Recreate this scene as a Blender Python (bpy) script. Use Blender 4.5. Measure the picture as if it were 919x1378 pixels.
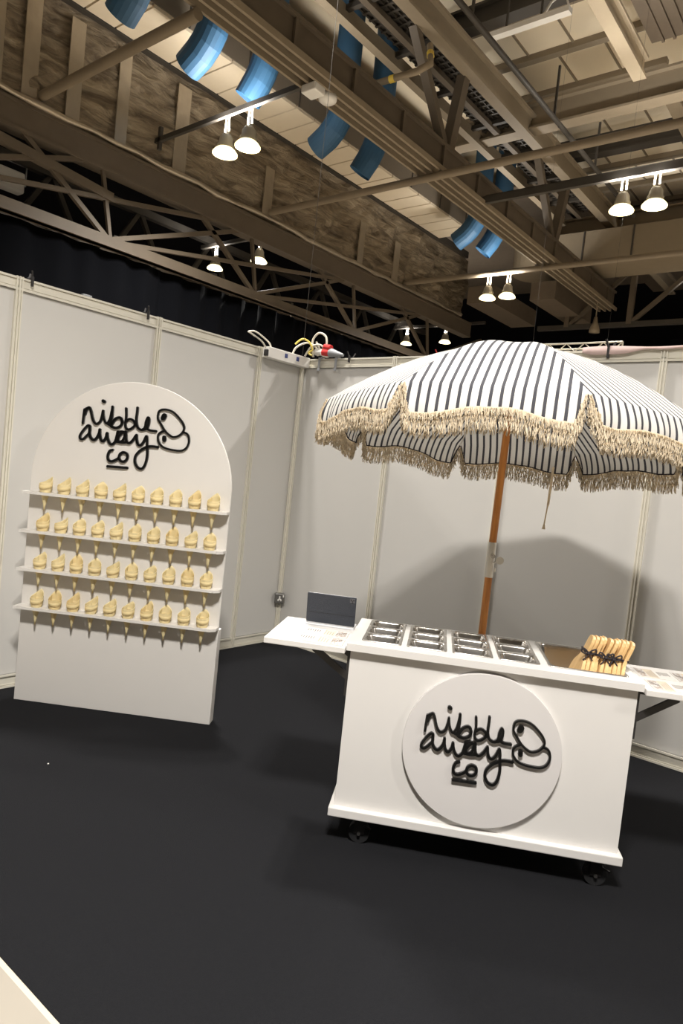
import bpy, bmesh, math, random
from mathutils import Vector, Matrix
PI = math.pi
for o in list(bpy.data.objects):
    bpy.data.objects.remove(o, do_unlink=True)
sc = bpy.context.scene
COL = sc.collection

# ------------------------------------------------------------------ camera
cam_d = bpy.data.cameras.new('camera')
cam = bpy.data.objects.new('camera', cam_d)
COL.objects.link(cam)
sc.camera = cam
CAM = Vector((4.1261, -4.4278, 1.5348))
yaw, pit, rol, F = 0.6724, -0.0563, 0.1042, 923.04
M = Matrix.Rotation(yaw, 4, 'Z') @ Matrix.Rotation(PI/2 + pit, 4, 'X') @ Matrix.Rotation(rol, 4, 'Z')
cam.matrix_world = Matrix.Translation(CAM) @ M
cam_d.sensor_fit = 'VERTICAL'
cam_d.sensor_height = 36.0
cam_d.lens = F / 1378.0 * 36.0
cam_d.clip_start = 0.05
cam_d.clip_end = 200

# ------------------------------------------------------------------ world, exposure
w = bpy.data.worlds.new('hall_gloom')
sc.world = w
w.use_nodes = True
w.node_tree.nodes['Background'].inputs[0].default_value = (1.0, 0.93, 0.83, 1)
w.node_tree.nodes['Background'].inputs[1].default_value = 0.02
sc.view_settings.view_transform = 'Standard'
sc.view_settings.look = 'None'
sc.view_settings.gamma = 1.0
sc.view_settings.use_curve_mapping = False
sc.view_settings.exposure = 0.0
LAMP_W = 205.0       # downward light of one high-bay lamp
UP_W = 60.0          # light escaping upward through the bell
LAMP_COL = (1.0, 0.955, 0.895)

# ------------------------------------------------------------------ helpers
def mat(name, col, rough=0.6, metal=0.0, bump=0.0, bscale=40.0, var=0.0, vscale=6.0, emit=None, trans=0.0, coat=0.0):
    m = bpy.data.materials.new(name)
    m.use_nodes = True
    nt = m.node_tree
    b = nt.nodes['Principled BSDF']
    c4 = (col[0], col[1], col[2], 1)
    b.inputs['Base Color'].default_value = c4
    b.inputs['Roughness'].default_value = rough
    b.inputs['Metallic'].default_value = metal
    if coat:
        b.inputs['Coat Weight'].default_value = coat
    tc = nt.nodes.new('ShaderNodeTexCoord')
    nz = nt.nodes.new('ShaderNodeTexNoise')
    nz.inputs['Scale'].default_value = vscale
    nz.inputs['Detail'].default_value = 5
    nt.links.new(tc.outputs['Object'], nz.inputs['Vector'])
    mx = nt.nodes.new('ShaderNodeMix'); mx.data_type = 'RGBA'
    v = max(var, 0.02)
    mx.inputs['A'].default_value = (col[0]*(1-v), col[1]*(1-v), col[2]*(1-v), 1)
    mx.inputs['B'].default_value = (min(1, col[0]*(1+v)), min(1, col[1]*(1+v)), min(1, col[2]*(1+v)), 1)
    nt.links.new(nz.outputs['Fac'], mx.inputs['Factor'])
    nt.links.new(mx.outputs['Result'], b.inputs['Base Color'])
    if bump:
        n2 = nt.nodes.new('ShaderNodeTexNoise')
        n2.inputs['Scale'].default_value = bscale
        n2.inputs['Detail'].default_value = 4
        nt.links.new(tc.outputs['Object'], n2.inputs['Vector'])
        bp = nt.nodes.new('ShaderNodeBump')
        bp.inputs['Strength'].default_value = bump
        bp.inputs['Distance'].default_value = 0.02
        nt.links.new(n2.outputs['Fac'], bp.inputs['Height'])
        nt.links.new(bp.outputs['Normal'], b.inputs['Normal'])
    if emit:
        b.inputs['Emission Color'].default_value = (emit[0], emit[1], emit[2], 1)
        b.inputs['Emission Strength'].default_value = emit[3]
    if trans:
        b.inputs['Transmission Weight'].default_value = 0
        t = nt.nodes.new('ShaderNodeBsdfTranslucent')
        t.inputs['Color'].default_value = c4
        ms = nt.nodes.new('ShaderNodeMixShader')
        ms.inputs[0].default_value = trans
        out = nt.nodes['Material Output']
        nt.links.new(b.outputs[0], ms.inputs[1])
        nt.links.new(t.outputs[0], ms.inputs[2])
        nt.links.new(ms.outputs[0], out.inputs['Surface'])
        nt.links.new(mx.outputs['Result'], t.inputs['Color'])
    return m

class MB:
    """collects shapes and links them as one mesh object"""
    def __init__(s):
        s.v = []; s.f = []; s.uv = None; s.sm = []
    def add(s, vs, fs, smooth=False):
        n = len(s.v)
        s.v += [tuple(q) for q in vs]
        s.f += [tuple(i+n for i in f) for f in fs]
        s.sm += [smooth]*len(fs)
        return s
    def box(s, a, b):
        x0, x1 = sorted((a[0], b[0])); y0, y1 = sorted((a[1], b[1])); z0, z1 = sorted((a[2], b[2]))
        vs = [(x0,y0,z0),(x1,y0,z0),(x1,y1,z0),(x0,y1,z0),(x0,y0,z1),(x1,y0,z1),(x1,y1,z1),(x0,y1,z1)]
        return s.add(vs, [(0,3,2,1),(4,5,6,7),(0,1,5,4),(1,2,6,5),(2,3,7,6),(3,0,4,7)])
    def rbox(s, a, b, r=0.005, seg=2):
        bm = bmesh.new()
        bmesh.ops.create_cube(bm, size=1)
        for v in bm.verts:
            v.co = Vector([(a[i]+b[i])/2 + v.co[i]*abs(b[i]-a[i]) for i in range(3)])
        bmesh.ops.bevel(bm, geom=bm.edges[:], offset=r, segments=seg, profile=0.5, affect='EDGES')
        bm.normal_update()
        s.add([v.co for v in bm.verts], [[v.index for v in f.verts] for f in bm.faces])
        bm.free()
        return s
    def bar(s, p, q, wx, wz, up=(0,0,1)):
        """rectangular bar from p to q"""
        p = Vector(p); q = Vector(q); d = (q-p).normalized(); u = Vector(up)
        if abs(d.dot(u)) > 0.98: u = Vector((0,1,0))
        sd = d.cross(u).normalized(); u = sd.cross(d).normalized()
        vs = []
        for c in (p, q):
            for (i, j) in ((-1,-1),(1,-1),(1,1),(-1,1)):
                vs.append(c + sd*(i*wx/2) + u*(j*wz/2))
        return s.add(vs, [(0,1,2,3),(7,6,5,4),(0,4,5,1),(1,5,6,2),(2,6,7,3),(3,7,4,0)])
    def tube(s, pts, r, n=10, caps=True, smooth=True):
        pts = [Vector(p) for p in pts]
        rs = r if isinstance(r, (list, tuple)) else [r]*len(pts)
        vs = []; fs = []
        prev = None
        for i, p in enumerate(pts):
            if i == 0: d = pts[1]-p
            elif i == len(pts)-1: d = p-pts[-2]
            else: d = (pts[i+1]-p).normalized() + (p-pts[i-1]).normalized()
            d.normalize()
            if prev is None:
                a = Vector((0,0,1)) if abs(d.z) < 0.9 else Vector((1,0,0))
                x = d.cross(a).normalized()
            else:
                x = (prev - d*prev.dot(d)).normalized()
            prev = x
            y = d.cross(x)
            for k in range(n):
                t = 2*PI*k/n
                vs.append(p + x*(math.cos(t)*rs[i]) + y*(math.sin(t)*rs[i]))
        for i in range(len(pts)-1):
            for k in range(n):
                k2 = (k+1) % n
                fs.append((i*n+k, i*n+k2, (i+1)*n+k2, (i+1)*n+k))
        s.add(vs, fs, smooth)
        if caps:
            m = len(pts)-1
            s.add(vs[:n], [tuple(range(n))[::-1]])
            s.add(vs[m*n:], [tuple(range(n))])
        return s
    def lathe(s, prof, c=(0,0,0), n=24, smooth=True, close=False):
        vs = []; fs = []
        for (r, z) in prof:
            for k in range(n):
                t = 2*PI*k/n
                vs.append((c[0]+r*math.cos(t), c[1]+r*math.sin(t), c[2]+z))
        for i in range(len(prof)-1):
            for k in range(n):
                k2 = (k+1) % n
                fs.append((i*n+k, i*n+k2, (i+1)*n+k2, (i+1)*n+k))
        return s.add(vs, fs, smooth)
    def prism(s, poly, fn, h0, h1):
        """poly in 2D; fn(x,y,h)->3D"""
        n = len(poly)
        vs = [fn(x, y, h0) for x, y in poly] + [fn(x, y, h1) for x, y in poly]
        fs = [tuple(range(n))[::-1], tuple(range(n, 2*n))]
        fs += [(i, (i+1) % n, n+(i+1) % n, n+i) for i in range(n)]
        return s.add(vs, fs)
    def build(s, name, m, parent=None, fix=True):
        me = bpy.data.meshes.new(name)
        me.from_pydata(s.v, [], s.f)
        me.update()
        for p, f in zip(me.polygons, s.sm): p.use_smooth = f
        if s.uv:
            uvl = me.uv_layers.new(name='stripe')
            for l in me.loops:
                uvl.data[l.index].uv = s.uv[l.vertex_index]
        if fix:
            bm = bmesh.new(); bm.from_mesh(me)
            bmesh.ops.recalc_face_normals(bm, faces=bm.faces)
            bm.to_mesh(me); bm.free()
        me.materials.append(m)
        o = bpy.data.objects.new(name, me)
        COL.objects.link(o)
        if parent: o.parent = parent
        return o

def tag(o, label=None, cat=None, group=None, kind=None):
    if label: o['label'] = label
    if cat: o['category'] = cat
    if group: o['group'] = group
    if kind: o['kind'] = kind
    return o
def empty(name, loc=(0,0,0), rz=0):
    o = bpy.data.objects.new(name, None)
    o.empty_display_size = 0.1
    o.location = loc; o.rotation_euler = (0,0,rz)
    COL.objects.link(o)
    return o
def struct(o):
    o['kind'] = 'structure'; return o
def copy_tree(o, parent=None):
    c = o.copy(); COL.objects.link(c)
    if parent: c.parent = parent
    for ch in [x for x in bpy.data.objects if x.parent == o]:
        copy_tree(ch, c)
    return c
def label_copy(proto, first, idx):
    if idx == 0: return proto
    c = proto.copy(); COL.objects.link(c)
    for ch in list(proto.children):
        d = ch.copy(); COL.objects.link(d); d.parent = c
        for g in list(ch.children):
            e_ = g.copy(); COL.objects.link(e_); e_.parent = d
    return c
def catmull(pts, k=6):
    out = []
    n = len(pts)
    P = [Vector(p) for p in pts]
    for i in range(n-1):
        p0 = P[max(i-1, 0)]; p1 = P[i]; p2 = P[i+1]; p3 = P[min(i+2, n-1)]
        for j in range(k):
            t = j/k
            out.append(0.5*((2*p1) + (p2-p0)*t + (2*p0-5*p1+4*p2-p3)*t*t + (3*p1-p0-3*p2+p3)*t*t*t))
    out.append(P[-1])
    return out
ORD = ['first','second','third','fourth','fifth','sixth','seventh','eighth','ninth','tenth','eleventh','twelfth']

# ------------------------------------------------------------------ materials
M_wall = mat('shell_panel_white', (0.585,0.572,0.545), 0.55, var=0.02, vscale=1.5)
M_alu = mat('cream_aluminium', (0.68,0.65,0.56), 0.35, metal=0.0, var=0.03)
M_carpet = mat('black_carpet', (0.0098,0.0102,0.0122), 0.95, bump=0.6, bscale=420, var=0.25, vscale=180)
M_aisle = mat('cream_aisle_carpet', (0.27,0.245,0.205), 0.8, var=0.04)
M_floor = mat('beige_hall_floor', (0.48,0.42,0.335), 0.6, var=0.05)
M_white = mat('white_laminate', (0.66,0.643,0.622), 0.4, var=0.012)
M_whiteb = mat('white_board', (0.72,0.695,0.66), 0.5, var=0.012)
M_disc = mat('grey_white_disc', (0.61,0.59,0.58), 0.5, var=0.012)
M_black = mat('gloss_black_acrylic', (0.012,0.012,0.012), 0.3)
M_blackm = mat('black_metal', (0.02,0.018,0.018), 0.45)
M_rubber = mat('black_rubber', (0.012,0.012,0.013), 0.6)
M_steel = mat('brushed_steel', (0.56,0.54,0.51), 0.25, metal=1.0, var=0.05)
M_chrome = mat('dull_chrome', (0.62,0.60,0.56), 0.3, metal=1.0)
M_bamboo = mat('bamboo_veneer', (0.95,0.83,0.50), 0.6, var=0.03, vscale=30, trans=0.25)
M_bamboo2 = mat('bamboo_veneer_tan', (0.93,0.78,0.43), 0.6, var=0.03, vscale=30, trans=0.25)
M_fringe = mat('cotton_fringe', (0.88,0.77,0.59), 0.9, var=0.08, vscale=60, trans=0.35)
M_bind = mat('dark_binding', (0.02,0.015,0.02), 0.8)
M_tablet = mat('charcoal_folio', (0.022,0.026,0.036), 0.6, bump=0.2, bscale=300)
M_tabrim = mat('light_grey_edge', (0.62,0.62,0.64), 0.4)
M_glass = mat('lens_glass', (0.02,0.02,0.025), 0.08)
M_steelroof = mat('roof_steel_brown', (0.115,0.09,0.063), 0.6, var=0.18, vscale=3)
M_steeldark = mat('dark_steel', (0.05,0.043,0.035), 0.6, var=0.2, vscale=3)
M_beamcream = mat('cream_painted_beam', (0.26,0.21,0.145), 0.6, var=0.08)
M_roof = mat('cream_roof_board', (0.90,0.79,0.60), 0.8, var=0.06, vscale=1.2)
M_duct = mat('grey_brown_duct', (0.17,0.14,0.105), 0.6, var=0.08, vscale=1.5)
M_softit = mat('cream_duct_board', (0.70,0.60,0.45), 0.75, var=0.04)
M_blue = mat('blue_duct', (0.028,0.095,0.185), 0.6, var=0.12, vscale=4)
M_ribbed = mat('brown_ribbed_sheet', (0.13,0.10,0.07), 0.7, var=0.15)
M_purlin = mat('cream_purlin', (0.55,0.46,0.33), 0.6, var=0.06)
M_pipe = mat('brown_pipe', (0.22,0.175,0.12), 0.55, var=0.1)
M_yellow = mat('yellow_plastic', (0.75,0.55,0.08), 0.5)
M_red = mat('red_plastic', (0.6,0.03,0.03), 0.4)
M_gplast = mat('grey_plastic', (0.33,0.34,0.36), 0.5)
M_wplast = mat('white_plastic', (0.80,0.78,0.74), 0.45)
M_cord = mat('white_cord', (0.72,0.68,0.58), 0.6)
M_pink = mat('pink_cloth', (0.66,0.50,0.47), 0.85, var=0.1)
M_bell = mat('lamp_bell', (0.42,0.38,0.30), 0.4, var=0.05)
M_glow = mat('lamp_glow', (1,0.97,0.9), 0.5, emit=(1.0,0.94,0.82,5.0))
M_glowy = mat('lamp_glow_yellow', (1,0.9,0.6), 0.5, emit=(1.0,0.86,0.5,2.2))
M_paper = mat('printed_paper', (0.66,0.64,0.61), 0.6, var=0.03)
M_card = mat('card_back', (0.55,0.50,0.46), 0.7)

def wood_mat(name, c1, c2, scale, axis='Z', rough=0.45):
    m = bpy.data.materials.new(name); m.use_nodes = True
    nt = m.node_tree; b = nt.nodes['Principled BSDF']
    tc = nt.nodes.new('ShaderNodeTexCoord'); mp = nt.nodes.new('ShaderNodeMapping')
    sc_ = {'Z': (scale, scale, scale*0.06), 'Y': (scale, scale*0.06, scale), 'X': (scale*0.06, scale, scale)}[axis]
    mp.inputs['Scale'].default_value = sc_
    nz = nt.nodes.new('ShaderNodeTexNoise'); nz.inputs['Scale'].default_value = 1.0; nz.inputs['Detail'].default_value = 6
    cr = nt.nodes.new('ShaderNodeValToRGB')
    cr.color_ramp.elements[0].position = 0.3; cr.color_ramp.elements[0].color = (*c1, 1)
    cr.color_ramp.elements[1].position = 0.7; cr.color_ramp.elements[1].color = (*c2, 1)
    nt.links.new(tc.outputs['Object'], mp.inputs[0]); nt.links.new(mp.outputs[0], nz.inputs['Vector'])
    nt.links.new(nz.outputs['Fac'], cr.inputs[0]); nt.links.new(cr.outputs[0], b.inputs['Base Color'])
    b.inputs['Roughness'].default_value = rough
    return m
M_pole = wood_mat('orange_varnished_wood', (0.36,0.12,0.02), (0.60,0.24,0.05), 60)
M_paddle = wood_mat('pale_paddle_wood', (0.56,0.35,0.14), (0.74,0.50,0.24), 60)

# striped canvas: stripes follow the cloth (stored in the panel's own UV, metres)
M_canvas = bpy.data.materials.new('striped_canvas'); M_canvas.use_nodes = True
def _canvas(m):
    nt = m.node_tree; b = nt.nodes['Principled BSDF']; out = nt.nodes['Material Output']
    uv = nt.nodes.new('ShaderNodeUVMap'); uv.uv_map = 'stripe'
    sx = nt.nodes.new('ShaderNodeSeparateXYZ')
    nt.links.new(uv.outputs[0], sx.inputs[0])
    def math_(op, a, bb=None):
        n = nt.nodes.new('ShaderNodeMath'); n.operation = op
        if hasattr(a, 'links'): nt.links.new(a, n.inputs[0])
        else: n.inputs[0].default_value = a
        if bb is not None: n.inputs[1].default_value = bb
        return n.outputs[0]
    fr = math_('FRACT', math_('ADD', math_('DIVIDE', sx.outputs[0], 0.0372), 0.5))
    st = math_('LESS_THAN', math_('ABSOLUTE', math_('SUBTRACT', fr, 0.5)), 0.16)
    mx = nt.nodes.new('ShaderNodeMix'); mx.data_type = 'RGBA'
    mx.inputs['A'].default_value = (0.66,0.645,0.61,1)
    mx.inputs['B'].default_value = (0.045,0.045,0.055,1)
    nt.links.new(st, mx.inputs['Factor'])
    nt.links.new(mx.outputs['Result'], b.inputs['Base Color'])
    b.inputs['Roughness'].default_value = 0.85
    tr = nt.nodes.new('ShaderNodeBsdfTranslucent'); nt.links.new(mx.outputs['Result'], tr.inputs['Color'])
    ms = nt.nodes.new('ShaderNodeMixShader'); ms.inputs[0].default_value = 0.14
    nt.links.new(b.outputs[0], ms.inputs[1]); nt.links.new(tr.outputs[0], ms.inputs[2])
    nt.links.new(ms.outputs[0], out.inputs['Surface'])
_canvas(M_canvas)

# crinkled foil wrap with taped bands, and curtain cloth
M_foil = bpy.data.materials.new('crinkled_foil_wrap'); M_foil.use_nodes = True
def _foil(m):
    nt = m.node_tree; b = nt.nodes['Principled BSDF']
    tc = nt.nodes.new('ShaderNodeTexCoord'); mp = nt.nodes.new('ShaderNodeMapping')
    mp.inputs['Rotation'].default_value = (0.5, 0, 0)
    mp.inputs['Scale'].default_value = (1, 0.7, 3.2)
    nz = nt.nodes.new('ShaderNodeTexNoise'); nz.inputs['Scale'].default_value = 1.6; nz.inputs['Detail'].default_value = 9; nz.inputs['Roughness'].default_value = 0.65
    nz.inputs['Distortion'].default_value = 0.6
    nt.links.new(tc.outputs['Object'], mp.inputs[0]); nt.links.new(mp.outputs[0], nz.inputs['Vector'])
    cr = nt.nodes.new('ShaderNodeValToRGB')
    cr.color_ramp.elements[0].position = 0.35; cr.color_ramp.elements[0].color = (0.10,0.072,0.045,1)
    cr.color_ramp.elements[1].position = 0.70; cr.color_ramp.elements[1].color = (0.46,0.38,0.27,1)  # bright ramp end paints highlights of the crinkles into the colour
    nt.links.new(nz.outputs['Fac'], cr.inputs[0]); nt.links.new(cr.outputs[0], b.inputs['Base Color'])
    b.inputs['Metallic'].default_value = 0.35; b.inputs['Roughness'].default_value = 0.42
    bp = nt.nodes.new('ShaderNodeBump'); bp.inputs['Strength'].default_value = 0.9; bp.inputs['Distance'].default_value = 0.15
    nt.links.new(nz.outputs['Fac'], bp.inputs['Height']); nt.links.new(bp.outputs[0], b.inputs['Normal'])
_foil(M_foil)
M_tape = mat('silver_tape', (0.40,0.34,0.26), 0.35, metal=0.5, bump=0.8, bscale=5, var=0.15, vscale=4)
M_drape = mat('black_drape', (0.0035,0.0038,0.005), 1.0, var=0.1)
M_drape.node_tree.nodes['Principled BSDF'].inputs['Specular IOR Level'].default_value = 0.05
M_darkwall = mat('dark_far_wall', (0.008,0.008,0.01), 1.0)
M_darkwall.node_tree.nodes['Principled BSDF'].inputs['Specular IOR Level'].default_value = 0.05
M_carpet.node_tree.nodes['Principled BSDF'].inputs['Specular IOR Level'].default_value = 0.15

# ------------------------------------------------------------------ room shell
H = 2.48
PW = 0.9849
fl = MB(); fl.box((-16,-22,-0.3), (26,30,0.0)); struct(fl.build('floor', M_floor))
# booth wall panels with cream posts and rails
def booth_wall(name, origin, d, nrm, posts, length):
    o0 = Vector(origin); d = Vector(d); nn = Vector(nrm)
    def q(s, t, z): 
        p = o0 + d*s + nn*t
        return (p.x, p.y, z)
    m = MB()
    a = q(0, -0.012, 0.03); b = q(length, -0.004, H-0.02)
    m.box(a, b)
    wall = struct(m.build(name, M_wall))
    for s in posts:
        p = MB()
        # octagon-like post: core plus raised fins leaving two grooves
        for (a0, a1, t1) in ((-0.021,-0.013,0.016), (-0.004,0.004,0.020), (0.013,0.021,0.016)):
            p.box(q(s+a0, -0.028, 0.0), q(s+a1, t1, H+0.004))
        p.box(q(s-0.019, -0.022, 0.0), q(s+0.019, 0.008, H))
        p.build('post', M_alu, wall)
    # rails: upper beam with three ridges, lower beam likewise
    for z0, z1 in ((H-0.075, H), (0.0, 0.085)):
        r = MB()
        r.box(q(0.0, -0.018, z0), q(length, 0.004, z1))
        for za, zb in ((z0, z0+0.014), (z1-0.012, z1)):
            r.box(q(0.0, -0.02, za), q(length, 0.014, zb))
        r.box(q(0.0, 0.0, z0+0.018), q(length, 0.008, z0+0.024))
        r.build('top_rail' if z0 > 1 else 'bottom_rail', M_alu, wall)
    return wall
booth_wall('wall_back', (0,0,0), (1,0,0), (0,-1,0), [PW, 2*PW, 3*PW, 4*PW, 5*PW], 5*PW)
booth_wall('wall_left', (0,0,0), (0,-1,0), (1,0,0), [0.5224, 0.5224+PW, 0.5224+2*PW, 0.5224+2.93*PW], 3.41)
p = MB(); p.box((-0.02,-0.02,0), (0.022,0.022,H+0.004)); p.box((0.0,-0.03,0),(0.012,-0.018,H)); p.box((0.018,-0.012,0),(0.03,-0.0,H))
struct(p.build('trim_1', M_alu))
ai = MB(); ai.box((-3,-5.1,0.0005), (8,-3.46,0.006))
tag(ai.build('aisle_carpet', M_aisle), 'cream aisle carpet beside the black carpet at the bottom left corner', 'carpet')
# black carpet laid in the booth
cp = MB(); cp.box((0.0,-3.44,0.0005), (5*PW,0.0,0.002))
tag(cp.build('carpet', M_carpet), 'matt black carpet covering the booth floor between the white walls', 'carpet')

# ------------------------------------------------------------------ roof of the hall
def Z(h): return 1.5348 + h
def RX(k, h): return 4.126 + k*h
def RY(m, h): return -4.428 + m*h
ce = MB()
ce.box((-18,-24,Z(10.1)), (26,32,Z(10.3)))
ceil = struct(ce.build('ceiling', M_roof))
# frames dividing the cream roof boards (lines across and along)
g = MB()
for i in range(-8, 12):
    y = 10.6 + 1.5*i
    g.box((-5.6, y-0.09, Z(9.96)), (-1.0, y+0.09, Z(10.11)))
    for q, x in enumerate((-5.1, -4.1, -3.05, -2.0)):
        xx = x + (0.45 if i % 2 else 0.0)
        g.box((xx-0.02, y, Z(10.06)), (xx+0.02, y+1.5, Z(10.11)))
g.build('roof_board_battens', M_beamcream, ceil)
# brown ribbed sheet on the right of the cream roof boards
rb = MB()
rb.box((-0.7,-14,Z(9.2)), (12,10.0,Z(9.3)))
for i in range(60):
    x = -0.5 + i*0.21
    rb.box((x, -14, Z(9.15)), (x+0.05, 10.0, Z(9.21)))
rb.build('ribbed_sheet', M_ribbed, ceil)
rb = MB(); rb.box((-16,15.2,Z(9.3)), (-4.7,27,Z(9.4))); rb.box((-4.7,18.6,Z(8.9)), (16,27,Z(9.0))); rb.build('added_gloom_sheet', M_ribbed, ceil)  # added sheets, stand in for the gloom over the far roof

# foil wrapped beam along the hall
t = empty('foil_wrapped_duct', (-8.3, 2, Z(5.8)))
def build_at(mb, name, m, t): 
    o = mb.build(name, m)
    o.parent = t
    o.matrix_parent_inverse = Matrix.Translation(-Vector(t.location)) if t.rotation_euler.z == 0 else (Matrix.Translation(t.location) @ Matrix.Rotation(t.rotation_euler.z, 4, 'Z')).inverted()
    return o
tag(t, 'long side of brown crinkled foil wrap with silver tape bands under the roof', 'duct')
random.seed(4)
m = MB()
ny, nz_ = 170, 14
y0, y1 = -14.0, 16.8
vs = []
for j in range(nz_+1):
    for i in range(ny+1):
        yy = y0 + (y1-y0)*i/ny; zz = Z(5.85) + (Z(7.78)-Z(5.85))*j/nz_
        dx = 0.05*math.sin(yy*2.3+zz*3) + 0.04*math.sin(yy*5.1-zz*4) + random.uniform(-0.035,0.035)
        if j in (0, nz_): dx *= 0.4
        vs.append((-8.3+dx, yy, zz))
fs = [(j*(ny+1)+i, j*(ny+1)+i+1, (j+1)*(ny+1)+i+1, (j+1)*(ny+1)+i) for j in range(nz_) for i in range(ny)]
m.add(vs, fs, False)
m.box((-9.75, y0, Z(5.85)), (-8.42, y1, Z(7.78)))
build_at(m, 'foil_wrap', M_foil, t)
for yy in (-2.6, 0.55, 1.15, 1.95, 2.95, 4.3, 6.9, 10.6, 12.3):
    m = MB(); wd = random.uniform(0.22, 0.38)
    m.box((-8.24, yy, Z(5.86)), (-8.21, yy+wd, Z(7.6 if yy < 6 else 7.0)))
    build_at(m, 'tape_band', M_tape, t)
m = MB()
pts = [(-8.2, -14 + i*0.5, Z(5.83)+random.uniform(-0.03,0.04)) for i in range(62)]
m.tube(pts, [random.uniform(0.03,0.07) for _ in pts], 6)
build_at(m, 'torn_foil_edge', M_tape, t)
m = MB(); m.box((-8.32,-14,Z(7.78)), (-8.16,16.5,Z(7.98)))
build_at(m, 'angle_rail', M_steeldark, t)

# supply duct: cream board underside, grey brown side
t = empty('air_duct', (-7.6, 2, Z(7.8)))
tag(t, 'large boxed air duct with cream panelled underside running along the roof', 'duct')
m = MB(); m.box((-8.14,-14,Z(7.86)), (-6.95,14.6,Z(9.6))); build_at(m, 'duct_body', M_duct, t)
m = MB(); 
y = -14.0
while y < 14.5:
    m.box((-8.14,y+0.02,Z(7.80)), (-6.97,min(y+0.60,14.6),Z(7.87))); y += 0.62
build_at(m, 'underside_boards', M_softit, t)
for i in range(19):
    m = MB(); m.box((-6.96,-13+i*1.5,Z(7.85)), (-6.93,-12.97+i*1.5,Z(9.6)))
    build_at(m, 'seam', M_steeldark, t)

# blue nozzles
def nozzle(x, y, h, ang, yawd, label, R_=0.27):
    t = empty('blue_air_nozzle', (x, y, Z(h)))
    tag(t, label, 'air nozzle', 'blue air nozzles')
    m = MB()
    up = [(x, y, Z(9.9)), (x, y, Z(h+0.9))]
    m.tube(up, R_, 20)
    build_at(m, 'drop_pipe', M_blue, t)
    m = MB()
    cy_, sy_ = math.cos(yawd), math.sin(yawd)
    P_ = Vector((x, y, Z(h+0.9))); pts = [P_.copy()]
    n = 4
    for i in range(n+1):
        a = ang*(i+0.5)/(n+0.5) if i else ang*0.1
        d = Vector((math.sin(a)*cy_, math.sin(a)*sy_, -math.cos(a)))
        P_ = P_ + d*(0.21 if i < n else 0.34)
        pts.append(P_.copy())
    m.tube(pts, [R_]*(len(pts)-1)+[R_*0.97], 20, caps=False, smooth=False)
    # inner dark mouth wall
    build_at(m, 'elbow', M_blue, t)
    m = MB(); d = (pts[-1]-pts[-2]).normalized()
    m.tube([pts[-1]-d*0.25, pts[-1]-d*0.05], R_*0.93, 20)
    build_at(m, 'mouth', M_tabrim if False else M_bluedk, t)
M_bluedk = mat('blue_duct_inside', (0.045,0.16,0.30), 0.6)
noz = [(-5.75, 1.75, 'blue air nozzle cut by the top edge of the photo at upper left', 0.9, PI*1.0),
       (-5.95, 3.35, 'blue air nozzle bent left, leftmost of the pair above the twin lamps', 1.05, PI*1.02),
       (-5.75, 4.45, 'blue air nozzle pointing down, right one of the pair above the twin lamps', 0.55, PI*1.1),
       (-5.85, 6.75, 'blue air nozzle bent left, left one of the pair at the photo centre top', 1.05, PI*1.02),
       (-5.70, 7.85, 'blue air nozzle pointing down, right one of the pair at the photo centre top', 0.55, PI*1.1),
       (-5.85, 12.9, 'blue air nozzle bent left, left one of the farthest pair at the duct end', 1.0, PI*1.02),
       (-5.55, 13.6, 'blue air nozzle pointing down, right one of the farthest pair at the duct end', 0.6, PI*1.1)]
for (x, y, lab, a, yw) in noz:
    nozzle(x, y, 6.95, a, yw, lab)

# main girder (lower beam with rails, upper chord, posts and diagonals)
t = empty('roof_girder', (-3.75, 3, Z(6.2)))
tag(t, 'deep brown steel girder crossing the roof diagonally beside the blue nozzles', 'roof girder')
m = MB()
m.box((-3.98,-14,Z(6.20)), (-3.58,18.2,Z(6.26)))
m.box((-3.93,-14,Z(6.26)), (-3.63,18.2,Z(6.66)))
m.box((-3.98,-14,Z(6.66)), (-3.56,18.2,Z(6.72)))
for i in range(22):
    m.box((-3.63,-13+1.45*i,Z(6.24)), (-3.57,-12.93+1.45*i,Z(6.68)))
build_at(m, 'lower_beam', M_steelroof, t)
m = MB()
for x in (-4.04, -3.86, -3.70, -3.52):
    m.box((x-0.025,-14,Z(6.10)), (x+0.025,18.2,Z(6.20)))
build_at(m, 'cable_rails', M_beamcream, t)
m = MB(); m.box((-3.54,-14,Z(8.15)), (-3.30,24,Z(8.21))); m.box((-3.46,-14,Z(8.21)), (-3.40,24,Z(8.62))); m.box((-3.54,-14,Z(8.62)), (-3.30,24,Z(8.68)))
build_at(m, 'upper_chord', M_beamcream, t)
for i in range(-2, 2):
    yb = 7.6 + i*5.6
    m = MB(); m.bar((-3.7,yb,Z(6.7)), (-3.6,yb+0.15,Z(8.2)), 0.2, 0.2); build_at(m, 'post', M_steelroof, t)
    m = MB(); m.bar((-3.7,yb-0.2,Z(6.75)), (-3.6,yb-1.7,Z(8.2)), 0.16, 0.16); build_at(m, 'diagonal', M_steelroof, t)

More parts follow.
